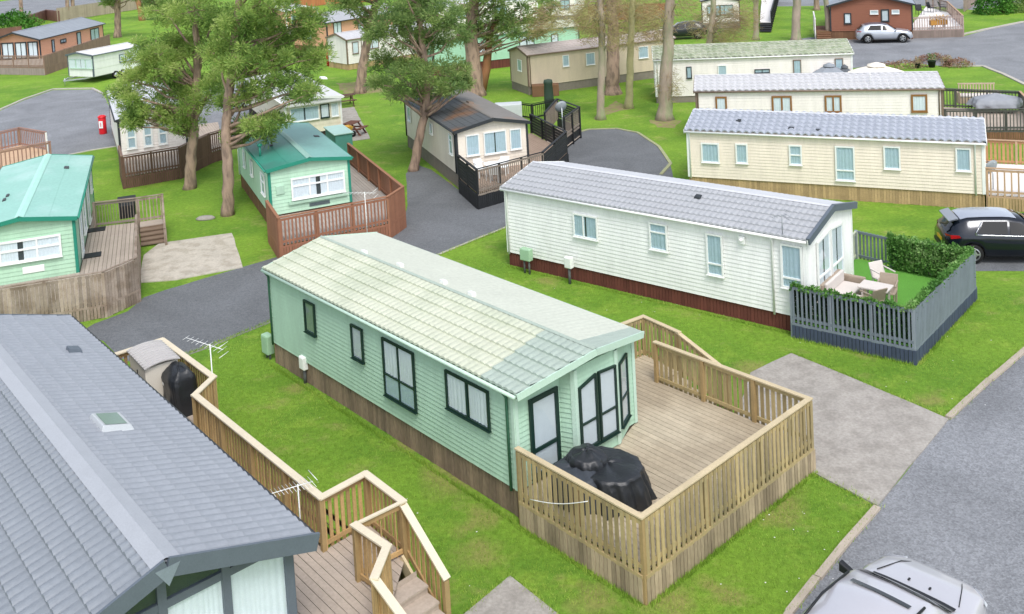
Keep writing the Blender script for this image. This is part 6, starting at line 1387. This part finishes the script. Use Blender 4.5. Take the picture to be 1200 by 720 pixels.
# flowers on the far deck and its furniture
pf = at(1098, 20, 1.7); root = empty('flower_trough', (pf.x, pf.y-.2, .75), 0, 'orange-yellow flower trough on the railing of the far right deck', 'flower trough')
e = MB(); e.box(-.7,.7,-.2,.2,.3,.7); e.build('trough', mat('ochre_planter', '#b07f3a', .7, .08), root, bevel=.02); e = MB()
for _ in range(260): c = V((rnd.uniform(-.7,.7), rnd.uniform(-.25,.25), rnd.uniform(.68,1.05))); e.face([c, c+rv(.14), c+rv(.14)])
e.build('flowers', foliage_mat('yellow_flowers', ['#9c7a2c', '#c99a34', '#d8ae48', '#7d8a3c'], .2), root, recalc=False)
for k in range(2): e = MB(); e.bar((-.5+k, 0, 0), (-.5+k, 0, .31), .06, .3); e.build('leg', M['steel'], root)
for i, (px, py, lb2) in enumerate(((1078,12,'dark garden chair at the left of the far right deck'),(1092,9,'dark garden chair in the middle of the far right deck'),(1105,8,'dark garden chair at the right of the far right deck'))):
    p_ = at(px, py, 1.2); chair(lb2, (p_.x, p_.y, .75), R(40*i), M['black_plastic'], .6, .45, .95, group='dark chairs on the far deck')
# black-railed walkway at the top
w_ = [xy(890,46,0), xy(901.5,46,0), xy(912,2,0), xy(893,2,0)]
dw = Deck('walkway', 'white-floored walkway with black slatted rail and black steps at the top', 'walkway', [V(w_[0]).lerp(V(w_[3]), .2), V(w_[1]).lerp(V(w_[2]), .2), w_[2], w_[3]], .7, 0, DWHT, boards=False)
dw.rail(V(w_[2]), V(w_[1]).lerp(V(w_[2]), .2), BLK, BLK, BLKP, pick=.12, pitch=.135, skirt=BLK, posts=2)
dv_ = (V(w_[0])-V(w_[3])).normalized(); dw.steps(V(w_[0]).lerp(V(w_[3]), .2), V(w_[1]).lerp(V(w_[2]), .2), dv_, 4, BLK, going=.55)
# far vehicles / caravans glimpsed along the top edge
S['Y'] = (20.5, 104, -103, 10, 3.6, .6, 2.15, .4); S['Z'] = (5.0, 118, -100, 10, 3.6, .6, 2.15, .4); S['V'] = (-31, 118, -60, 11, 3.6, .6, 2.15, .4); S['U'] = (-8.0, 104, 15, 11, 3.5, .6, 2.1, .4)
Y_ = House('Y', 'static_caravan', 'pale grey caravan cut off by the top edge left of the white walkway', 'caravan', 'static caravans on the park', IVY_, RF_GRY, T_DARK, BRICK, course=.9, amp=0, step=.01)
Y_.win('f', .5, 3.0, 1.3, 2.3, T_DARK, mull=(.33,.66), curtain=CB)
Z_ = House('Z', 'static_caravan', 'cream caravan glimpsed between bare trees at the top edge', 'caravan', 'static caravans on the park', IVY_, RF_GRY2, WF, BRICK, course=.9, amp=0, step=.01)
Z_.win('f', .5, 1.4, 1.3, 2.3, T_DARK, curtain=CB); Z_.win('f', 1.9, 3.0, 1.3, 2.3, T_DARK, curtain=CB)
V_ = House('V', 'static_caravan', 'orange-walled caravan with white roof glimpsed behind the big pines', 'caravan', 'static caravans on the park', TAN, RF_LGT, WF, BRICK, course=.9, amp=0, step=.01); V_.win('f', .5, 3.0, 1.3, 2.3, WF, mull=(.5,), curtain=CB)
U_ = House('U', 'static_caravan', 'white caravan partly hidden behind the twin-stemmed pine at the top', 'caravan', 'static caravans on the park', IVY_, RF_GRY2, WF, BRICK, course=.9, amp=0, step=.01); U_.win('n', 2, 3, 1.3, 2.3, T_DARK, curtain=CB); U_.win('n', 6, 7.4, 1.3, 2.3, T_DARK, curtain=CB)
# tank on the lawn behind the beige caravan, hatch on the grass, gas regulator lines
bt = at(622,112,0); e = MB(); e.box(-.9,.9,-.4,.4,0,.75); tag(e.build('log_bin', SK_BRN, None, loc=(bt.x+1.0, bt.y-.3, 0), bevel=.02), 'brown slatted bin at the corner of the beige caravan', 'bin')
bt = at(644,130,0); e = MB(); e.lathe([(0,0),(.28,0),(.3,.9),(.26,1.7),(.3,1.75),(.25,1.95),(0,2.0)], n=14, sy=.7); tag(e.build('green_post', mat('dark_green_post', '#35473c', .7, .1), None, loc=bt), 'dark green wrapped post behind the black-slatted pen', 'post')
bt = at(241,257,0); e = MB(); e.lathe([(0,.0),(.4,.0),(.42,.05),(.3,.12),(0,.14)], n=20, sy=.6); tag(e.build('boulder', M['concrete'], None, loc=bt), 'flat pale stone lying on the grass beside the forked pine', 'stone')
# scattered daisies and leaf litter on the lawn
dz = MB()
for _ in range(70):
    px, py = rnd.choice(((rnd.uniform(250,560), rnd.uniform(430,700)), (rnd.uniform(560,900), rnd.uniform(330,420)), (rnd.uniform(800,1000), rnd.uniform(600,715)), (rnd.uniform(930,1180), rnd.uniform(380,480))))
    p = at(px, py, 0); r_ = rnd.uniform(.008,.015); dz.face([(p.x-r_,p.y-r_,.012),(p.x+r_,p.y-r_,.014),(p.x+r_,p.y+r_,.013),(p.x-r_,p.y+r_,.012)])
tag(dz.build('daisies', M['white_trim'], None), kind='stuff', label='tiny white daisies dotted over the lawns', cat='flowers')

# blades of grass over the near lawns
def inside(p, poly):
    c = False; j = len(poly)-1
    for i in range(len(poly)):
        a, b = poly[i], poly[j]
        if (a.y > p[1]) != (b.y > p[1]) and p[0] < (b.x-a.x)*(p[1]-a.y)/(b.y-a.y)+a.x: c = not c
        j = i
    return c
GRASSF = foliage_mat('grass_blades', ['#6d9230', '#83a73e', '#9ab94b', '#b8c466'], .3)
gb = MB()
for poly_px, dens in (([(250,445),(234,470),(376,592),(430,562),(472,594),(525,690),(545,718),(597,676),(640,712),(750,704),(612,614),(320,424),(318,380),(243,409)], 520),
      ([(752,704),(945,550),(1026,594),(990,637),(925,718),(900,750),(650,750),(660,724)], 620),
      ([(518,299),(594,310),(925,392),(1068,430),(1141,349),(1200,342),(1200,410),(1160,445),(1112,490),(927,414),(880,436),(850,440),(795,400),(750,380)], 300)):
    poly = [at(*q) for q in poly_px]; x0, x1 = min(p.x for p in poly), max(p.x for p in poly); y0, y1 = min(p.y for p in poly), max(p.y for p in poly)
    for _ in range(int((x1-x0)*(y1-y0)*dens)):
        x, y = rnd.uniform(x0, x1), rnd.uniform(y0, y1)
        if not inside((x, y), poly): continue
        a = rnd.uniform(0, 6.283); h = rnd.uniform(.02, .055); w = .007; l = rnd.uniform(.0, .04); a2 = rnd.uniform(0, 6.283)
        gb.face([(x-w*math.cos(a), y-w*math.sin(a), 0), (x+w*math.cos(a), y+w*math.sin(a), 0), (x+l*math.cos(a2), y+l*math.sin(a2), h)])
for ln_ in ([(925,720),(958,678),(990,638),(1028,594)],[(1112,490),(1160,445),(1200,411)],[(594,267),(518,298),(455,322)],[(175,431),(243,407),(318,377)],[(943,552),(1028,593)],[(927,414),(1112,490)],[(543,722),(598,676),(655,724)]):
    q_ = [at(*q) for q in ln_]
    for a_, b_ in zip(q_, q_[1:]):
        for _ in range(int((b_-a_).length*140)):
            c = a_.lerp(b_, rnd.random())+V((rnd.gauss(0,.05), rnd.gauss(0,.05), 0)); a = rnd.uniform(0, 6.283); w = .009
            gb.face([(c.x-w*math.cos(a), c.y-w*math.sin(a), 0), (c.x+w*math.cos(a), c.y+w*math.sin(a), 0), (c.x+rnd.uniform(-.06,.06), c.y+rnd.uniform(-.06,.06), rnd.uniform(.04,.11))])
for P_, Q_, n_ in ((E1,E2,260),(E2,E3,420),(B1,B2,200),(B2,B3,260),(LA(0,-.05),LA(10.5,-.05),500),(LB(0,-.05),LB(10.9,-.05),400)):
    P_, Q_ = V(P_), V(Q_); d = (Q_-P_).normalized(); nn = V((d.y, -d.x))
    for _ in range(n_*3):
        c = P_.lerp(Q_, rnd.random())+nn*rnd.uniform(.07, .16); a = rnd.uniform(0, 6.283); h = rnd.uniform(.05, .13); w = .009
        gb.face([(c.x-w*math.cos(a), c.y-w*math.sin(a), 0), (c.x+w*math.cos(a), c.y+w*math.sin(a), 0), (c.x+rnd.uniform(-.05,.05), c.y+rnd.uniform(-.05,.05), h)])
tag(gb.build('grass_blades', GRASSF, None, recalc=False), kind='stuff', label='short mown grass of the near lawns', cat='grass')
